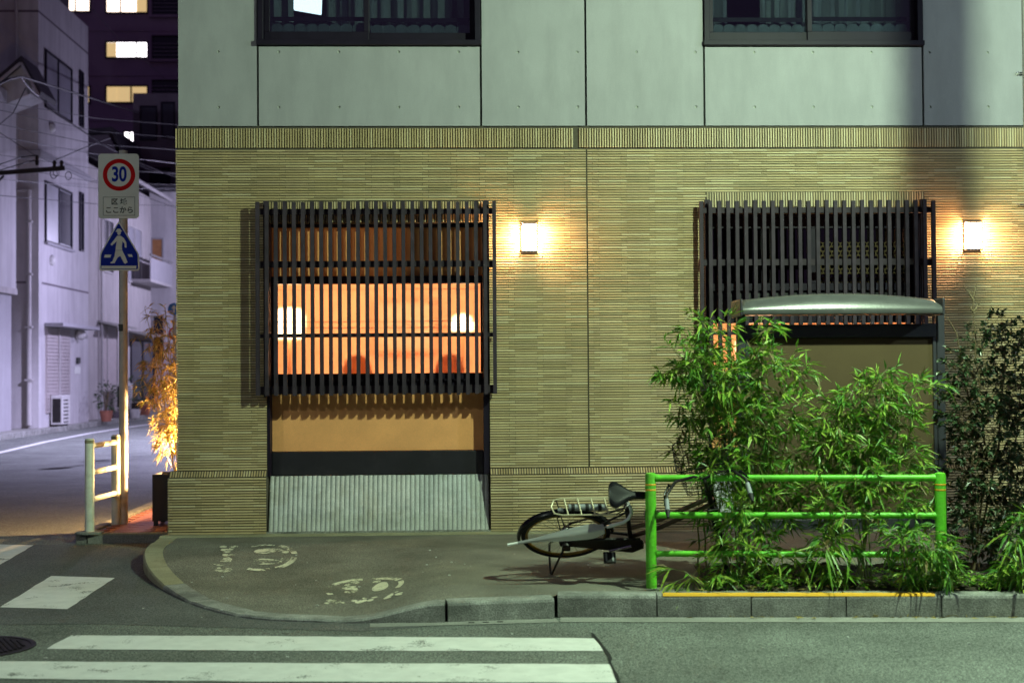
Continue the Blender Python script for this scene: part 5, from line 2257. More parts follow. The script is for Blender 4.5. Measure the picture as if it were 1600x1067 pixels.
leafy('bamboo_plant', 'low tuft of striped bamboo grass just behind the green post', 'bamboo', (b3.x, b3.y, 0.02),
      [(1088, 905, 32, 18, b3.y + 0.05, 0.15, 13), (1165, 905, 40, 20, b3.y + 0.15, 0.15, 8)], [], 13, BM, (36, 22, 40, 2), leafL=(0.14, 0.22), leafW=0.02, per=(6, 9), spread=0.8, droop=0.9)
b4 = gz(1295, 912, 0.03)
leafy('bamboo_plant', 'drooping large-leaved bamboo spray below the middle of the guard rail', 'bamboo', (b4.x, b4.y, 0.02),
      [(1300, 848, 22, 16, b4.y - 0.15, 0.08, 9), (1290, 880, 34, 24, b4.y, 0.12, 9), (1228, 895, 34, 18, b4.y, 0.12, 6)], cul((b4.x, b4.y, 0.02), [(1300, 842), (1285, 860)], b4.y - 0.12), 15, BM, (40, 26, 32, 2),
      leafL=(0.15, 0.23), leafW=0.024, per=(7, 10), droop=1.2)
b5 = gz(1440, 918, 0.03)
leafy('bamboo_plant', 'dense low bamboo bush in front of the right green post', 'bamboo', (b5.x, b5.y, 0.02),
      [(1432, 850, 40, 26, b5.y - 0.08, 0.12, 34), (1462, 872, 32, 30, b5.y - 0.12, 0.12, 30), (1425, 890, 34, 22, b5.y, 0.14, 24), (1475, 905, 18, 14, b5.y, 0.1, 8)],
      cul((b5.x, b5.y, 0.02), [(1430, 840), (1465, 850), (1410, 870)], b5.y - 0.05), 17, BM, (40, 40, 16, 3), leafL=(0.08, 0.14), ramp=0.95)
b6 = gz(1612, 915, 0.03)
leafy('bamboo_plant', 'bamboo leaves hanging over the kerb at the right edge', 'bamboo', (b6.x, b6.y + 0.1, 0.02),
      [(1596, 838, 20, 30, b6.y - 0.05, 0.12, 22), (1600, 890, 26, 26, b6.y - 0.15, 0.12, 22), (1650, 860, 30, 50, b6.y, 0.2, 26)], cul((b6.x, b6.y + 0.1, 0.02), [(1595, 830), (1630, 800)], b6.y), 19, BM, (40, 38, 18, 4),
      leafL=(0.12, 0.2), leafW=0.02, droop=1.3)

# the dark shrub at the right
b7 = gz(1545, 900, 0.03)
Y7 = b7.y + 0.35
leafy('evergreen_shrub', 'dark small-leaved evergreen shrub right of the notice board', 'shrub', (b7.x, b7.y + 0.3, 0.02),
      [(1555, 512, 26, 18, Y7, 0.16, 14), (1545, 540, 40, 26, Y7, 0.2, 34), (1588, 535, 26, 24, Y7, 0.2, 22), (1510, 575, 30, 22, Y7, 0.2, 26), (1550, 600, 46, 32, Y7, 0.25, 62), (1595, 620, 34, 50, Y7, 0.25, 60), (1505, 650, 30, 40, Y7, 0.25, 46),
       (1552, 670, 48, 44, Y7, 0.3, 90), (1520, 730, 42, 40, Y7, 0.3, 70), (1580, 745, 46, 46, Y7, 0.3, 90), (1540, 800, 52, 38, Y7 - 0.1, 0.3, 90), (1590, 840, 44, 40, Y7 - 0.1, 0.3, 70),
       (1520, 845, 36, 26, Y7 - 0.1, 0.25, 40), (1660, 700, 60, 160, Y7, 0.4, 160)],
      [[(b7.x, b7.y + 0.3, 0.02), gy(1540, 720, Y7), gy(1526, 560, Y7), gy(1522, 505, Y7), gy(1518, 452, Y7)],
       [(b7.x, b7.y + 0.3, 0.02), gy(1520, 660, Y7), gy(1494, 520, Y7), gy(1480, 496, Y7)],
       [(b7.x, b7.y + 0.3, 0.02), gy(1560, 700, Y7), gy(1570, 560, Y7), gy(1560, 520, Y7)],
       [(b7.x + 0.1, b7.y + 0.3, 0.02), gy(1585, 720, Y7), gy(1600, 560, Y7)],
       [gy(1522, 490, Y7), gy(1514, 478, Y7)], [gy(1522, 486, Y7), gy(1532, 470, Y7)], [gy(1520, 470, Y7), gy(1508, 448, Y7)], [gy(1520, 466, Y7), gy(1526, 444, Y7)]],
      23, ['shrub_a', 'shrub_b', 'shrub_c'], (46, 38, 16), leafL=(0.035, 0.06), leafW=0.024, per=(6, 10), spread=1.1, droop=0.3, culm_r=0.009, stem_mat='twig', outw=0.7, twig=(0.06, 0.14), ramp=1.35)

# low creeping plants on the bed
m = MB()
r = random.Random(31)
for k in range(1900):
    s_ = r.uniform(1.0, 6.0)
    w_ = r.betavariate(1.0, 3.0) * 1.0
    q = RK0 + rdir * s_ + rnor * (KW + 0.01 + w_)
    dens = 0.55 + 0.45 * math.sin(s_ * 4.1) * math.sin(s_ * 1.7 + 1)
    if r.random() > dens: continue
    h = r.uniform(0.01, 0.085)
    p = Vector((q.x, q.y, 0.02 + h))
    for i in range(r.randint(3, 5)):
        leaf(m, p, Vector((r.uniform(-1, 1), r.uniform(-1, 1), r.uniform(-0.2, 0.7))), r.uniform(0.025, 0.05), 0.020, 0.4, r.choices(range(3), (40, 15, 45))[0], r)
o = m.build('ground_cover', ['leaf_a', 'leaf_b', 'leaf_c'], fix=False)
o['kind'] = 'stuff'
o['label'] = 'low creeping green leaves covering the planting bed'
o['category'] = 'ground cover'
# litter: dry leaves in the bed and along the gutter
m = MB()
for k in range(260):
    s_ = r.uniform(0.9, 5.6)
    if k % 3 == 0:
        q = RK0 + rdir * s_ - rnor * r.uniform(0.0, 0.07)
        z = ROADZ + 0.010
    else:
        q = RK0 + rdir * s_ + rnor * (KW + r.uniform(-0.1, 0.6))
        z = 0.03 + r.uniform(0, 0.03)
    leaf(m, Vector((q.x, q.y, z)), Vector((r.uniform(-1, 1), r.uniform(-1, 1), 0.05)), r.uniform(0.03, 0.09), 0.013, 0.0, r.choices(range(2), (60, 40))[0], r)
o = m.build('leaf_litter', ['leaf_d', 'dry_b'], fix=False)
o['kind'] = 'stuff'
o['label'] = 'dry fallen leaves along the gutter and the bed'
o['category'] = 'leaf litter'
# pale grit and bits of litter on the pavement and road
m = MB()
for k in range(60):
    if k % 2:
        x, y = r.uniform(-2.3, 1.2), r.uniform(-3.9, -0.4)
        z = zs(x, y) + 0.002
    else:
        x, y = r.uniform(-4, 4), r.uniform(-6, -4.4)
        z = ROADZ + 0.001
    s_ = r.uniform(0.003, 0.009)
    m.box(x - s_, x + s_, y - s_ * 0.7, y + s_ * 0.7, z, z + s_ * 0.7)
o = m.build('grit', 'paint_white', fix=False)
o['kind'] = 'stuff'
o['label'] = 'scattered pale grit on the asphalt'
o['category'] = 'grit'

# dry bamboo in the corner planter, lit warm
PCX, PCY = (PLX0 + PLX1) / 2, (PLY0 + PLY1) / 2
PY = PCY + 0.1
leafy('potted_bamboo', 'golden lit bamboo standing in the black planter', 'bamboo', (PCX, PCY, pz - 0.05),
      [(268, 690, 16, 30, PY, 0.12, 26), (262, 650, 20, 40, PY, 0.16, 34), (266, 600, 20, 30, PY, 0.16, 30), (252, 575, 20, 24, PY, 0.14, 17), (264, 545, 22, 26, PY, 0.14, 18), (244, 525, 22, 14, PY, 0.12, 8),
       (240, 612, 12, 16, PY, 0.12, 6), (226, 600, 14, 12, PY, 0.1, 4), (236, 560, 18, 14, PY, 0.12, 6), (250, 495, 16, 12, PY, 0.1, 5), (228, 495, 14, 14, PY, 0.1, 3), (275, 640, 14, 60, PY + 0.25, 0.2, 30)],
      [[(PCX + dx, PCY + dy, pz - 0.06), gy(u0, 650, PY), gy(u1, v1, PY)] for dx, dy, u0, u1, v1 in
       ((0.05, 0, 268, 262, 520), (-0.02, 0.05, 258, 246, 510), (0.08, 0.08, 272, 270, 500), (0.0, -0.05, 262, 232, 540), (0.1, 0.02, 275, 258, 480), (0.02, 0.1, 266, 226, 480))],
      29, ['dry_a', 'dry_b', 'dry_c'], (45, 30, 25), leafL=(0.07, 0.12), leafW=0.017, per=(4, 7), culm_r=0.006, stem_mat='dry_b', ramp=1.6)
# ------------------------------------------------------------------ the side street in the background
def win_x(parent, X, y0, y1, z0, z1, pane='window_grey', fr=0.06, name='window', mull=None, frame_mat='frame_dark', depth=0.06):
    """window on a wall facing +x"""
    m = MB()
    for q in ((y0, y1, z0, z0 + fr), (y0, y1, z1 - fr, z1), (y0, y0 + fr, z0 + fr, z1 - fr), (y1 - fr, y1, z0 + fr, z1 - fr)):
        m.box(X + 0.002, X + depth, q[0], q[1], q[2], q[3])
    if mull:
        ym = y0 + (y1 - y0) * mull
        m.box(X + 0.003, X + depth - 0.01, ym - fr / 2, ym + fr / 2, z0 + fr, z1 - fr)
    o = m.build(name, frame_mat, parent)
    m = MB()
    m.box(X + 0.001, X + 0.02, y0 + fr, y1 - fr, z0 + fr, z1 - fr)
    m.build('pane', pane, o)
    return o


def win_y(parent, Y, x0, x1, z0, z1, pane='window_grey', fr=0.06, name='window', mull=None, frame_mat='frame_dark', depth=0.06):
    m = MB()
    for q in ((x0, x1, z0, z0 + fr), (x0, x1, z1 - fr, z1), (x0, x0 + fr, z0 + fr, z1 - fr), (x1 - fr, x1, z0 + fr, z1 - fr)):
        m.box(q[0], q[1], Y - depth, Y - 0.002, q[2], q[3])
    if mull:
        xm = x0 + (x1 - x0) * mull
        m.box(xm - fr / 2, xm + fr / 2, Y - depth + 0.01, Y - 0.003, z0 + fr, z1 - fr)
    o = m.build(name, frame_mat, parent)
    m = MB()
    m.box(x0 + fr, x1 - fr, Y - 0.02, Y - 0.001, z0 + fr, z1 - fr)
    m.build('pane', pane, o)
    return o


def rectx(u0, v0, u1, v1, X):
    a, b = gx(u0, v0, X), gx(u1, v1, X)
    c, d = gx(u0, v1, X), gx(u1, v0, X)
    return min(a.y, b.y), max(a.y, b.y), min(c.z, b.z) * 0.5 + max(min(c.z, b.z), min(c.z, b.z)) * 0.5, (a.z + d.z) / 2


# --- white three-storey building with its corner towards us
XL = -12.0
yc = gx(60, 600, XL).y
ye = gx(138, 600, XL).y
wb = thing('white_building', 'white rendered building with corner, roller shutter and grey windows across the side street', 'building', (XL - 3, yc + 2, 0))
zt1 = gx(137, 42, XL).z
m = MB()
m.box(XL - 8, XL, yc, ye, -0.05, zt1)
m.build('wall', 'stucco_white', wb)
zj, zc, zk = gx(60, 18, XL).z, gx(60, 236, XL).z, gx(60, 441, XL).z
m = MB()
m.box(XL - 8, XL + 0.09, yc - 0.09, ye + 0.02, zc - 0.16, zc + 0.03)
m.build('cornice', 'stucco_grey', wb, bevel=0.02)
for z in (zj, zk):
    m = MB()
    m.box(XL - 8, XL + 0.006, yc - 0.006, ye + 0.004, z - 0.03, z + 0.03)
    m.build('joint_line', 'dark_wall', wb)
m = MB()
m.box(XL - 0.30, XL + 0.012, yc - 0.012, yc + 0.30, -0.05, zc - 0.17)
m.build('corner_pier', 'stucco_white', wb)


def rx(u0, u1, vtop_at_u0, vbot_at_u0, X=XL):
    y0, y1 = gx(u0, 500, X).y, gx(u1, 500, X).y
    return y0, y1, gx(u0, vbot_at_u0, X).z, gx(u0, vtop_at_u0, X).z


y0, y1, z0, z1 = rx(69.5, 111, 77, 168)
win_x(wb, XL, y0, y1, z0, z1, mull=0.47)
y0, y1, z0, z1 = rx(123.5, 129, 110, 197)
win_x(wb, XL, y0, y1, z0, z1, fr=0.05, pane='window_dark')
y0, y1, z0, z1 = rx(69.5, 111, 282, 378)
wn = win_x(wb, XL, y0, y1, z0, z1, mull=0.5)
m = MB()
m.box(XL + 0.021, XL + 0.03, y0 + (y1 - y0) * 0.53, y1 - 0.07, z0 + 0.1, z1 - 0.1)
m.build('dark_pane', 'window_dark', wn)
m = MB()
m.box(XL + 0.004, XL + 0.12, y0 - 0.05, y1 + 0.05, z0 - 0.07, z0 - 0.002)
m.build('sill', 'stucco_grey', wn)
y0, y1, z0, z1 = rx(123.5, 129, 300, 392)
win_x(wb, XL, y0, y1, z0, z1, fr=0.05, pane='window_dark')
for u, v in ((80, 199), (80, 407)):
    q = gx(u, v, XL)
    m = MB()
    m.lathe([(0.16, 0.0), (0.16, 0.05), (0.12, 0.10), (0.03, 0.12)], (XL, q.y, q.z), 14, 'x')
    m.build('vent_hood', 'ac_white', wb, smooth=True)
# roller shutter entrance
y0, y1, z0, z1 = rx(70.5, 108, 511, 646)
m = MB()
m.box(XL + 0.001, XL + 0.02, y0, y1, z0, z1)
ent = m.build('entrance', 'shutter', wb)
nsl = 24
for k in range(nsl):
    m = MB()
    za = z0 + (z1 - z0) * k / nsl
    m.box(XL + 0.021, XL + 0.045, y0 + 0.05, y1 - 0.02, za + 0.012, za + (z1 - z0) / nsl - 0.006)
    m.build('slat', 'shutter', ent)
m = MB()
m.box(XL + 0.046, XL + 0.08, y0 + (y1 - y0) * 0.48, y0 + (y1 - y0) * 0.54, z0, z1)
m.build('mullion', 'stucco_cream', ent)
y2 = gx(129, 500, XL).y
m = MB()
m.box(XL + 0.002, XL + 0.55, y0 - 0.1, y2, z1 + 0.02, z1 + 0.12)
m.build('canopy', 'stucco_grey', wb, bevel=0.01)
q = gx(118, 523, XL)
lm = MB()
lm.ball((XL + 0.16, q.y, q.z), 0.17, 14, 8)
lm.build('globe_lamp', 'ac_white', wb, smooth=True)
q = gx(121, 563, XL)
m = MB()
m.box(XL + 0.002, XL + 0.06, q.y - 0.16, q.y + 0.16, q.z - 0.09, q.z + 0.09)
m.build('intercom', 'sign_ink', wb)
m = MB()
m.box(XL + 0.002, XL + 0.012, q.y - 0.35, q.y + 0.30, q.z - 0.42, q.z - 0.20)
m.build('name_plate', 'sign_white', wb)
# rain pipes on the front
for u, v0, v1, r_ in ((45, 297, 664, 0.075), (25.5, -20, 312, 0.05)):
    a, b = gy(u, v0, yc - 0.1), gy(u, v1, yc - 0.1)
    m = MB()
    m.tube([(a.x, yc - 0.1, a.z), (a.x, yc - 0.1, max(b.z, 0.0))], r_, 10)
    if v0 > 0:
        m.tube([(a.x, yc - 0.1, a.z), (a.x - 0.35, yc - 0.1, a.z), (a.x - 0.35, yc - 0.1, a.z - 0.3)], 0.05, 8)
        for k in range(4):
            zz = a.z - 0.9 - k * 1.5
            m.box(a.x - 0.1, a.x + 0.1, yc - 0.19, yc - 0.001, zz - 0.03, zz + 0.03)
    m.build('rain_pipe', 'pipe_grey', wb, smooth=True)
# air conditioner by the shutter
q = gx(80, 664, XL)


def ac_unit(lbl, X, y, z, w=0.85, h=0.62, d=0.34, n=7):
    t = thing('air_conditioner', lbl, 'air conditioner', (X + d / 2, y, z), 'outdoor air conditioners')
    m = MB()
    m.box(X, X + d, y - w / 2, y + w / 2, z + 0.06, z + h)
    m.build('case', 'ac_white', t, bevel=0.02)
    m = MB()
    for s in (-0.3, 0.3):
        m.box(X + 0.03, X + d - 0.03, y + s * w - 0.04, y + s * w + 0.04, z, z + 0.059)
    m.build('foot', 'bike_dark', t)
    m = MB()
    for k in range(n):
        zz = z + 0.12 + (h - 0.18) * k / n
        m.box(X + d + 0.001, X + d + 0.012, y - w * 0.36, y + w * 0.18, zz, zz + 0.03)
    m.box(X + 0.05, X + d - 0.05, y - w / 2 - 0.012, y - w / 2 - 0.001, z + 0.12, z + h - 0.1)
    m.build('grille', 'bike_dark', t)
    return t


ac_unit('white outdoor air conditioner beside the roller shutter', XL + 0.06, gx(78, 640, XL).y + 0.3, 0.0, h=0.92)

# --- gabled house nearest on the left edge
YG0 = 20.0
YGE = 26.2
xr = gy(25, 400, YGE).x
ze = gy(25, 455, YGE).z
gh = thing('gabled_house', 'white house wall at the left edge under a small dark gable roof', 'house', (xr - 3, YG0 + 3, 0))
m = MB()
wl = xr - 5
m.box(wl, xr, YG0, YGE, ze, gy(25, 150, YGE).z)
m.build('wall', 'stucco_white', gh)
m = MB()
m.box(wl, gy(18, 500, YGE).x, YG0, YGE - 0.02, -0.05, ze - 0.002)
m.build('ground_storey', 'stucco_grey', gh)
m = MB()
m.box(wl, xr + 0.03, YG0 - 0.03, YGE + 0.03, ze - 0.10, ze + 0.06)
m.build('belt', 'stucco_cream', gh)
YH = 25.2
e1, e2 = gy(62, 143, YH), gy(-40, 150, YH)
a_ = gy(33, 87, YH)
th = 0.14
m = MB()
m.ext([(e1.x, e1.z - th), (e1.x + 0.03, e1.z), (a_.x, a_.z), (e2.x, e2.z), (e2.x, e2.z - th), (a_.x, a_.z - th * 1.3)], YH, YGE + 0.5)
m.build('roof', 'roof_dark', gh)
m = MB()
g1, g2, g3 = gy(54, 147, YH + 0.25), gy(24, 147, YH + 0.25), gy(-30, 150, YH + 0.25)
m.ext([(g1.x - 0.1, g1.z), (g1.x - 0.2, e1.z - 0.02), (a_.x, a_.z - th * 1.35), (e2.x, e2.z - th - 0.03), (g3.x, g3.z - 0.5)], YH + 0.25, YGE + 0.4)
m.build('gable_wall', 'stucco_white', gh)
m = MB()
m.bar((e1.x, YH - 0.02, e1.z - th - 0.02), (a_.x, YH - 0.02, a_.z - th * 1.3 - 0.02), 0.03, 0.07)
m.bar((e2.x, YH - 0.02, e2.z - th - 0.02), (a_.x, YH - 0.02, a_.z - th * 1.3 - 0.02), 0.03, 0.07)
m.build('barge_board', 'pipe_grey', gh)
# tall house behind with a framed window at the top left
YT = 30.5
x0_, x1_ = gy(-40, 40, YT).x, gy(15, 40, YT).x
th_ = thing('tall_house', 'dark house wall with a large framed window at the top left edge', 'house', (x0_ - 2, YT + 2, 0))
m = MB()
m.box(x0_ - 6, gy(24, 40, YT).x, YT, YT + 6, 0, 16)
m.build('wall', 'dark_wall', th_)
win_y(th_, YT, x0_, x1_, gy(0, 84, YT).z, 15.5, pane='window_dark', fr=0.10, frame_mat='pipe_grey', depth=0.1)

# --- two-storey house behind the sign
XM = -12.35
ym0, ym1 = ye + 0.6, gx(236, 500, XM).y
mh = thing('cream_house', 'two-storey cream house behind the road sign with balcony and small awnings', 'house', (XM - 3, (ym0 + ym1) / 2, 0))
zm = gx(150, 262, XM).z
m = MB()
m.box(XM - 7, XM, ym0, ym1, -0.05, zm)
m.build('wall', 'stucco_cream', mh)
m = MB()
m.add([(XM + 0.7, ym0 - 0.3, zm - 0.1), (XM + 0.7, ym1 + 0.4, zm - 0.1), (XM - 3.5, ym1 + 0.4, zm + 1.9), (XM - 3.5, ym0 - 0.3, zm + 1.9),
       (XM + 0.7, ym0 - 0.3, zm + 0.05), (XM + 0.7, ym1 + 0.4, zm + 0.05), (XM - 3.5, ym1 + 0.4, zm + 2.05), (XM - 3.5, ym0 - 0.3, zm + 2.05)],
      [(0, 3, 2, 1), (4, 5, 6, 7), (0, 1, 5, 4), (1, 2, 6, 5), (2, 3, 7, 6), (3, 0, 4, 7)])
rf = m.build('roof', 'roof_dark', mh)
m = MB()
m.tube([(XM + 0.74, ym0 - 0.3, zm - 0.04), (XM + 0.74, ym1 + 0.4, zm - 0.04)], 0.07, 8)
m.build('gutter', 'pipe_grey', rf, smooth=True)
for u0, u1, v0, v1, pn in ((161, 176, 340, 425, 'window_dark'), (198, 220, 350, 440, 'window_grey')):
    y0, y1, z0, z1 = rx(u0, u1, v0, v1, XM)
    win_x(mh, XM, y0, y1, z0, z1, mull=0.5, pane=pn, frame_mat='pipe_grey')
# balcony
y0, y1, z0, z1 = rx(204, 240, 398, 436, XM)
m = MB()
m.box(XM + 0.01, XM + 0.75, y0, y1, z0 - 0.1, z0)
bl = m.build('balcony', 'pipe_grey', mh)
m = MB()
m.box(XM + 0.72, XM + 0.75, y0, y1, z0 + 0.001, z1 - 0.1)
m.build('panel', 'stucco_grey', bl)
m = MB()
m.tube([(XM + 0.74, y0, z1), (XM + 0.74, y1, z1)], 0.05, 8)
m.build('handrail', 'chrome', bl, smooth=True)
for u0, u1, v in ((152, 184, 503), (200, 243, 518)):
    y0, y1 = gx(u0, 500, XM).y, gx(u1, 500, XM).y
    z = gx(u0, v, XM).z
    m = MB()
    m.add([(XM, y0, z), (XM, y1, z), (XM + 0.7, y1, z - 0.18), (XM + 0.7, y0, z - 0.18), (XM, y0, z + 0.06), (XM, y1, z + 0.06), (XM + 0.7, y1, z - 0.12), (XM + 0.7, y0, z - 0.12)],
          [(0, 3, 2, 1), (4, 5, 6, 7), (0, 1, 5, 4), (1, 2, 6, 5), (2, 3, 7, 6), (3, 0, 4, 7)])
    m.build('awning', 'steel', mh)
y0, y1, z0, z1 = rx(153, 182, 508, 640, XM)
dr = win_x(mh, XM, y0, y1, 0.0, z1, mull=0.45, pane='shutter', name='door', frame_mat='pipe_grey')
y0, y1, z0, z1 = rx(203, 240, 530, 640, XM)
win_x(mh, XM, y0, y1, 0.5, z1, mull=0.5, pane='window_dark', frame_mat='frame_dark')
m = MB()
qa = gx(155, 640, XM)
m.tube([(XM + 0.1, qa.y, 0), (XM + 0.1, qa.y, zm - 0.2)], 0.05, 8)
m.build('rain_pipe', 'pipe_grey', mh, smooth=True)
ac_unit('white outdoor air conditioner standing behind the road sign pole', XM + 0.35, gx(171, 620, XM).y, 0.25, w=1.1, h=0.95, n=9)
m = MB()
yy = gx(171, 650, XM).y
m.box(XM + 0.3, XM + 0.8, yy - 0.7, yy + 0.7, 0.0, 0.22)
tag(m.build('concrete_block', 'dark_wall', org=(XM + 0.5, yy, 0), bevel=0.02), 'low dark plinth under the air conditioner behind the sign pole', 'plinth')


def pot(lbl, u, v, X, mat, h=0.35, r_=0.18, plant=True, seed=1):
    q = gx(u, v, X)
    t = thing('potted_plant', lbl, 'potted plant', (X, q.y, 0.0), 'pots along the houses')
    m = MB()
    m.lathe([(r_ * 0.7, 0), (r_, h), (r_ * 0.9, h), (r_ * 0.85, h - 0.05)], (X, q.y, 0), 14)
    m.build('pot', mat, t, smooth=True)
    if plant:
        rr = random.Random(seed)
        f = MB()
        for k in range(160):
            d_ = rand_in(rr)
            p_ = Vector((X, q.y, h + 0.45)) + Vector((d_.x * 0.35, d_.y * 0.4, d_.z * 0.5))
            leaf(f, p_, d_ + Vector((0, 0, 0.3)), rr.uniform(0.10, 0.2), 0.06, 0.6, rr.randrange(2), rr)
        f.build('foliage', ['shrub_a', 'shrub_b'], t, fix=False)
        s_ = MB()
        for k in range(5):
            s_.tube([(X, q.y, h - 0.06), (X + rr.uniform(-0.15, 0.15), q.y + rr.uniform(-0.2, 0.2), h + 0.6)], 0.012, 5)
        s_.build('stems', 'twig', t, fix=False)
    return t


pot('bushy plant in a dark pot just right of the sign pole', 208, 655, XM + 0.7, 'bike_dark', seed=2, h=0.5, r_=0.25)
pot('pale blue pot by the far kerb', 211, 655, XM + 1.0, 'ac_white', plant=False, h=0.3, r_=0.2)
pot('bushy plant in a brown pot near the golden bamboo', 226, 652, XM + 0.7, 'red_paver', seed=4, h=0.45, r_=0.25)
pot('small plant in a reddish pot under the air conditioner', 166, 658, XM + 0.9, 'red_paver', seed=6, h=0.35, r_=0.22)

# --- pale house closing the view beside the corner
YP = ym1 + 3.0
xp0, xp1 = gy(234, 500, YP).x, gy(300, 500, YP).x
ph = thing('pale_house', 'pale lit house wall next to the building corner with a shaded window', 'house', ((xp0 + xp1) / 2, YP + 3, 0))
zp = gy(250, 300, YP).z
m = MB()
m.box(xp0, xp1 + 4, YP, YP + 6, -0.05, zp)
m.build('wall', 'stucco_white', ph)
a, b = gy(236, 372, YP), gy(256, 428, YP)
win_y(ph, YP, a.x, b.x, b.z, a.z, pane='room_wood', frame_mat='stucco_grey')
a, b = gy(238, 492, YP), gy(258, 560, YP)
win_y(ph, YP, a.x, b.x, b.z, a.z, pane='window_dark', frame_mat='pipe_grey')
m = MB()
m.box(xp0 - 0.4, xp1 + 4.2, YP - 0.5, YP + 6.2, zp, zp + 0.25)
m.build('roof', 'roof_dark', ph)
# dark house above it
YD = YP + 9
xd0 = gy(208, 300, YD).x
dh = thing('dark_house', 'unlit dark house with tall black windows above the pale house', 'house', (xd0 + 4, YD + 3, 0))
m = MB()
m.box(xd0, xd0 + 9, YD, YD + 6, 0, gy(215, 146, YD).z)
m.build('wall', 'dark_wall', dh)
for u0, v0, u1, v1 in ((219, 166, 246, 220), (252, 160, 274, 216), (234, 262, 266, 296)):
    a, b = gy(u0, v0, YD), gy(u1, v1, YD)
    win_y(dh, YD, a.x, b.x, b.z, a.z, pane='window_dark')
# small gabled roof between
YS = ym1 + 6
a, b, c_ = gy(128, 214, YS), gy(176, 206, YS), gy(192, 240, YS)
sh = thing('small_gable_house', 'small gabled house roof showing above the speed limit plate', 'house', (b.x - 2, YS + 2, 0))
m = MB()
m.ext([(a.x - 2, 0), (c_.x - 0.3, 0), (c_.x - 0.3, c_.z), (b.x, b.z - 0.1), (a.x - 2, a.z - 0.1)], YS, YS + 4)
m.build('wall', 'dark_wall', sh)
m = MB()
m.ext([(a.x - 2, a.z - 0.05), (b.x, b.z - 0.05), (c_.x, c_.z - 0.05), (c_.x + 0.05, c_.z + 0.15), (b.x + 0.05, b.z + 0.16), (a.x - 2, a.z + 0.16)], YS - 0.3, YS + 4.3)
m.build('roof', 'roof_dark', sh)

# --- apartment block with lit windows
YA = 80.0
xa0, xa1 = gy(95, 100, YA).x, gy(330, 100, YA).x
ab = thing('apartment_block', 'tall dark apartment block with several brightly lit windows', 'building', ((xa0 + xa1) / 2, YA + 5, 0))
m = MB()
m.box(xa0, xa1, YA, YA + 10, 0, 32)
m.build('wall', 'apartment_tile', ab)
for v in (48, 118, 188, -20):
    z = gy(180, v, YA).z
    m = MB()
    m.box(xa0, xa1, YA - 0.06, YA - 0.001, z - 0.06, z + 0.06)
    m.build('floor_band', 'apartment_tile', ab)
for u0, v0, u1, v1, pn, ml in ((102, -12, 142, 20, 'curtain_lit', 0.4), (165, -12, 232, 22, 'curtain_lit', 0.35), (165, 65, 232, 92, 'curtain_white', 0.72), (165, 134, 232, 162, 'curtain_dim', 0.6),
                               (135.5, 134, 141.5, 163, 'curtain_dim', None), (193, 205, 213, 234, 'curtain_white', 0.5)):
    a, b = gy(u0, v0, YA), gy(u1, v1, YA)
    w_ = win_y(ab, YA, a.x, b.x, b.z, a.z, pane=pn, fr=0.09, mull=ml, depth=0.12)
    if u1 - u0 > 50:
        # drawn curtain at one side
        m = MB()
        k0 = 0.0 if v0 > 30 else 0.72
        xs = [a.x + (b.x - a.x) * (k0 + 0.26 * i / 12) for i in range(13)]
        vs = []
        for i, x in enumerate(xs):
            yy = YA - 0.035 - 0.02 * (i % 2)
            vs += [(x, yy, b.z + 0.1), (x, yy, a.z - 0.1)]
        m.add(vs, [(2 * i, 2 * i + 2, 2 * i + 3, 2 * i + 1) for i in range(12)])
        m.build('drape', 'curtain_dim', w_, fix=False)
for v0, v1 in ((-12, 25), (57, 94), (126, 160)):
    a, b = gy(238, v0, YA), gy(290, v1, YA)
    m = MB()
    m.ext([(a.x - 0.2, b.z - 0.15), (b.x, b.z - 0.15), (b.x, b.z), (a.x, b.z), (a.x, a.z), (b.x, a.z), (b.x, a.z + 0.1), (a.x - 0.2, a.z + 0.1)], YA - 0.3, YA - 0.001)
    bo = m.build('balcony', 'apartment_tile', ab)
    m = MB()
    m.box(a.x, b.x, YA - 0.02, YA - 0.0012, b.z + 0.001, a.z - 0.001)
    m.build('opening', 'window_dark', bo)
    m = MB()
    for k in range(4):
        zz = b.z + 0.25 + k * 0.25
        m.tube([(a.x, YA - 0.25, zz), (b.x, YA - 0.25, zz)], 0.02, 5)
    m.build('railing', 'pipe_grey', bo)

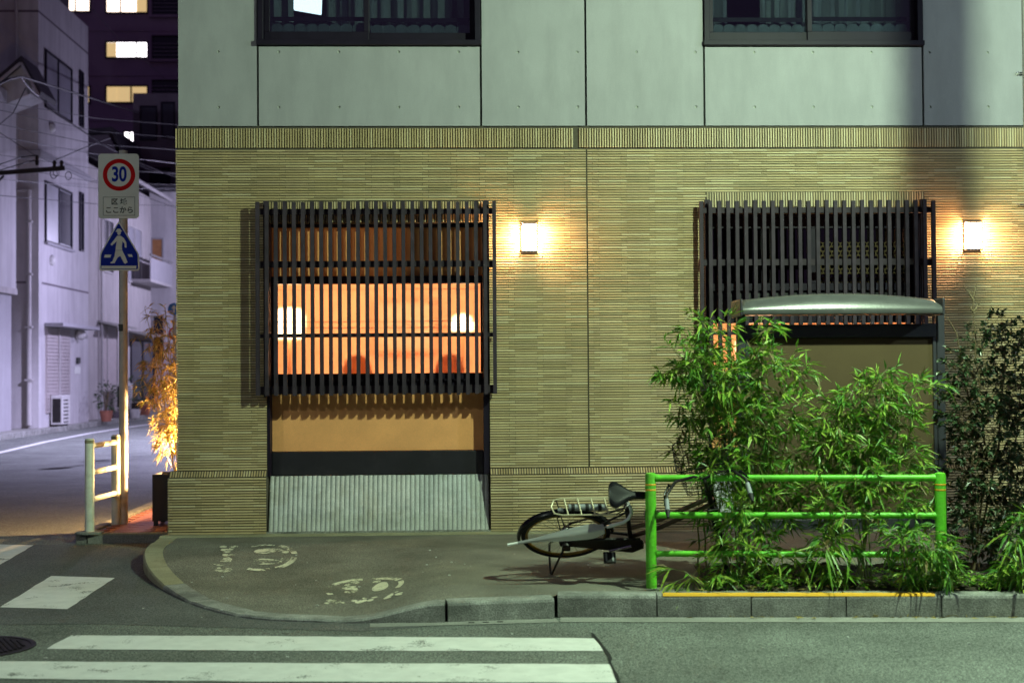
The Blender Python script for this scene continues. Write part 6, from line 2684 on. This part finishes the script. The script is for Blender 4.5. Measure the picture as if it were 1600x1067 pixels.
# --- round road signs seen beside the corner
def round_sign(name, lbl, u, v, Y, r_px, kind):
    c = gy(u, v, Y)
    pxm = 2222 / (Y + 13.4)
    R_ = r_px / pxm
    t = thing(name, lbl, 'road sign', (c.x, Y, ROADZ))
    m = MB()
    m.tube([(c.x, Y + 0.05, ROADZ), (c.x, Y + 0.05, c.z + R_)], 0.03, 10)
    m.build('pole', 'steel', t, smooth=True)
    m = MB()
    m.lathe([(R_, 0), (R_, 0.012)], (c.x, Y - 0.012, c.z), 28, 'y')
    pl_ = m.build('disc', 'sign_blue_bright' if kind == 'blue' else 'sign_white', t)
    m = MB()
    if kind == 'blue':
        m.ext([(c.x - R_ * 0.12, c.z - R_ * 0.6), (c.x + R_ * 0.12, c.z - R_ * 0.6), (c.x + R_ * 0.12, c.z + R_ * 0.1), (c.x + R_ * 0.4, c.z + R_ * 0.1), (c.x, c.z + R_ * 0.65), (c.x - R_ * 0.4, c.z + R_ * 0.1), (c.x - R_ * 0.12, c.z + R_ * 0.1)], Y - 0.0165, Y - 0.0125)
        m.build('arrow', 'sign_white', pl_)
    else:
        vs = []
        for k in range(32):
            a = 2 * math.pi * k / 32
            vs += [(c.x + R_ * 0.99 * math.cos(a), Y - 0.014, c.z + R_ * 0.99 * math.sin(a)), (c.x + R_ * 0.74 * math.cos(a), Y - 0.014, c.z + R_ * 0.74 * math.sin(a))]
        m.add(vs, [(2 * k, 2 * ((k + 1) % 32), 2 * ((k + 1) % 32) + 1, 2 * k + 1) for k in range(32)])
        m.build('red_ring', 'sign_red', pl_)


mk('sign_blue_bright', (0.02, 0.16, 0.55), rough=0.4, var=0.1)
round_sign('road_sign', 'round blue arrow sign half hidden by the building corner', 272, 483, 16.0, 9.5, 'blue')
round_sign('road_sign', 'round white sign with red ring half hidden behind the golden bamboo', 274, 521, 16.6, 10.5, 'red')

# --- overhead wires and the utility arm
YU = 17.0


def wire(lbl, pts, r_px, mat='cable', sag=0.0, group='overhead cables'):
    P = [gy(u, v, Y) for u, v, Y in pts]
    path = []
    for i in range(len(P) - 1):
        n_ = 8
        for k in range(n_):
            t = k / n_
            q = P[i].lerp(P[i + 1], t)
            q.z -= sag * 4 * t * (1 - t)
            path.append(q)
    path.append(P[-1])
    rad_ = r_px * (sum(p[2] for p in pts) / len(pts) + 13.4) / 2222
    m = MB()
    m.tube(path, rad_, 6)
    tag(m.build('cable', mat, org=path[0], smooth=True, fix=False), lbl, 'cable', group)


ar = thing('utility_arm', 'dark steel cable arm reaching in from the left edge', 'utility arm', gy(-60, 274, YU))
m = MB()
m.bar(gy(-60, 275, YU), gy(101, 263, YU), 0.05, 0.095)
m.build('beam', 'cable', ar)
m = MB()
m.bar(gy(-30, 310, YU), gy(6, 275, YU), 0.035, 0.04)
m.build('strut', 'cable', ar)
for u, v in ((58, 250), (85, 258), (96, 258)):
    m = MB()
    q = gy(u, v, YU)
    m.lathe([(0.03, -0.12), (0.045, -0.04), (0.03, 0.0), (0.045, 0.05), (0.02, 0.10)], q, 10)
    m.build('insulator', 'cable', ar, smooth=True)
for u, v, rr_ in ((84, 272, 0.075), (88, 270, 0.06), (107, 275, 0.065)):
    q = gy(u, v, YU)
    m = MB()
    m.tube([q + Vector((rr_ * math.cos(k * 0.52), 0.01 * math.sin(k), rr_ * 1.3 * math.sin(k * 0.52))) for k in range(12)], 0.008, 6, closed=True)
    m.build('cable_loop', 'cable', ar, smooth=True)
m = MB()
pu = gy(-60, 300, YU)
m.tube([(pu.x, YU, ROADZ), (pu.x, YU, 12)], 0.16, 18)
m.build('pole', 'stucco_grey', ar, smooth=True)
wire('thick black cable sagging from the gable across the white building', [(-30, 146, 15), (14, 124, 17), (33, 120, 20), (215, 176, 40)], 1.6)
wire('grey bundled cable running down to the corner building', [(33, 122, 20), (62, 152, 22), (140, 212, 24), (190, 240, 26), (290, 281, 20)], 1.1, 'cable_grey', 0.05)
wire('second grey cable just below the bundled one', [(-20, 195, 17), (58, 245, 17), (140, 278, 22), (290, 330, 30)], 0.6, 'cable_grey')
wire('thin black cable from the arm up to the right', [(88, 250, 17), (140, 228, 22), (172, 216, 30)], 0.9)
wire('thin black cable entering from the left above the arm', [(-20, 264, 15), (32, 246, 17), (58, 243, 17)], 1.0)
wire('thin black cable just under the upper left one', [(-20, 272, 15), (45, 253, 17), (60, 250, 17)], 1.0)
wire('black cable hanging down from the gable to the left', [(40, 138, 20), (20, 178, 19), (-12, 204, 17)], 0.9)
wire('grey cable with bright wraps behind the speed plate', [(205, 252, 30), (240, 268, 30), (290, 272, 24)], 1.1, 'cable_grey')
wire('faint wire crossing the apartment block', [(145, 16, 40), (180, 55, 45), (260, 125, 60)], 0.4, 'cable_grey')

rw = random.Random(77)
for k, side_ in enumerate(('highest', 'second highest', 'third', 'middle', 'next to middle', 'low', 'lower', 'lowest')):
    v0 = 150 + k * 22 + rw.uniform(-8, 8)
    v1 = 200 + k * 17 + rw.uniform(-8, 8)
    wire('thin wire over the side street, %s one at the left edge' % side_, [(-30, v0, 14 + k), (150, (v0 + v1) / 2 + rw.uniform(5, 22), 20 + k), (300, v1, 26 + 2 * k)], rw.uniform(0.3, 0.55), 'cable' if k % 3 else 'cable_grey', group='thin wires across the side street')
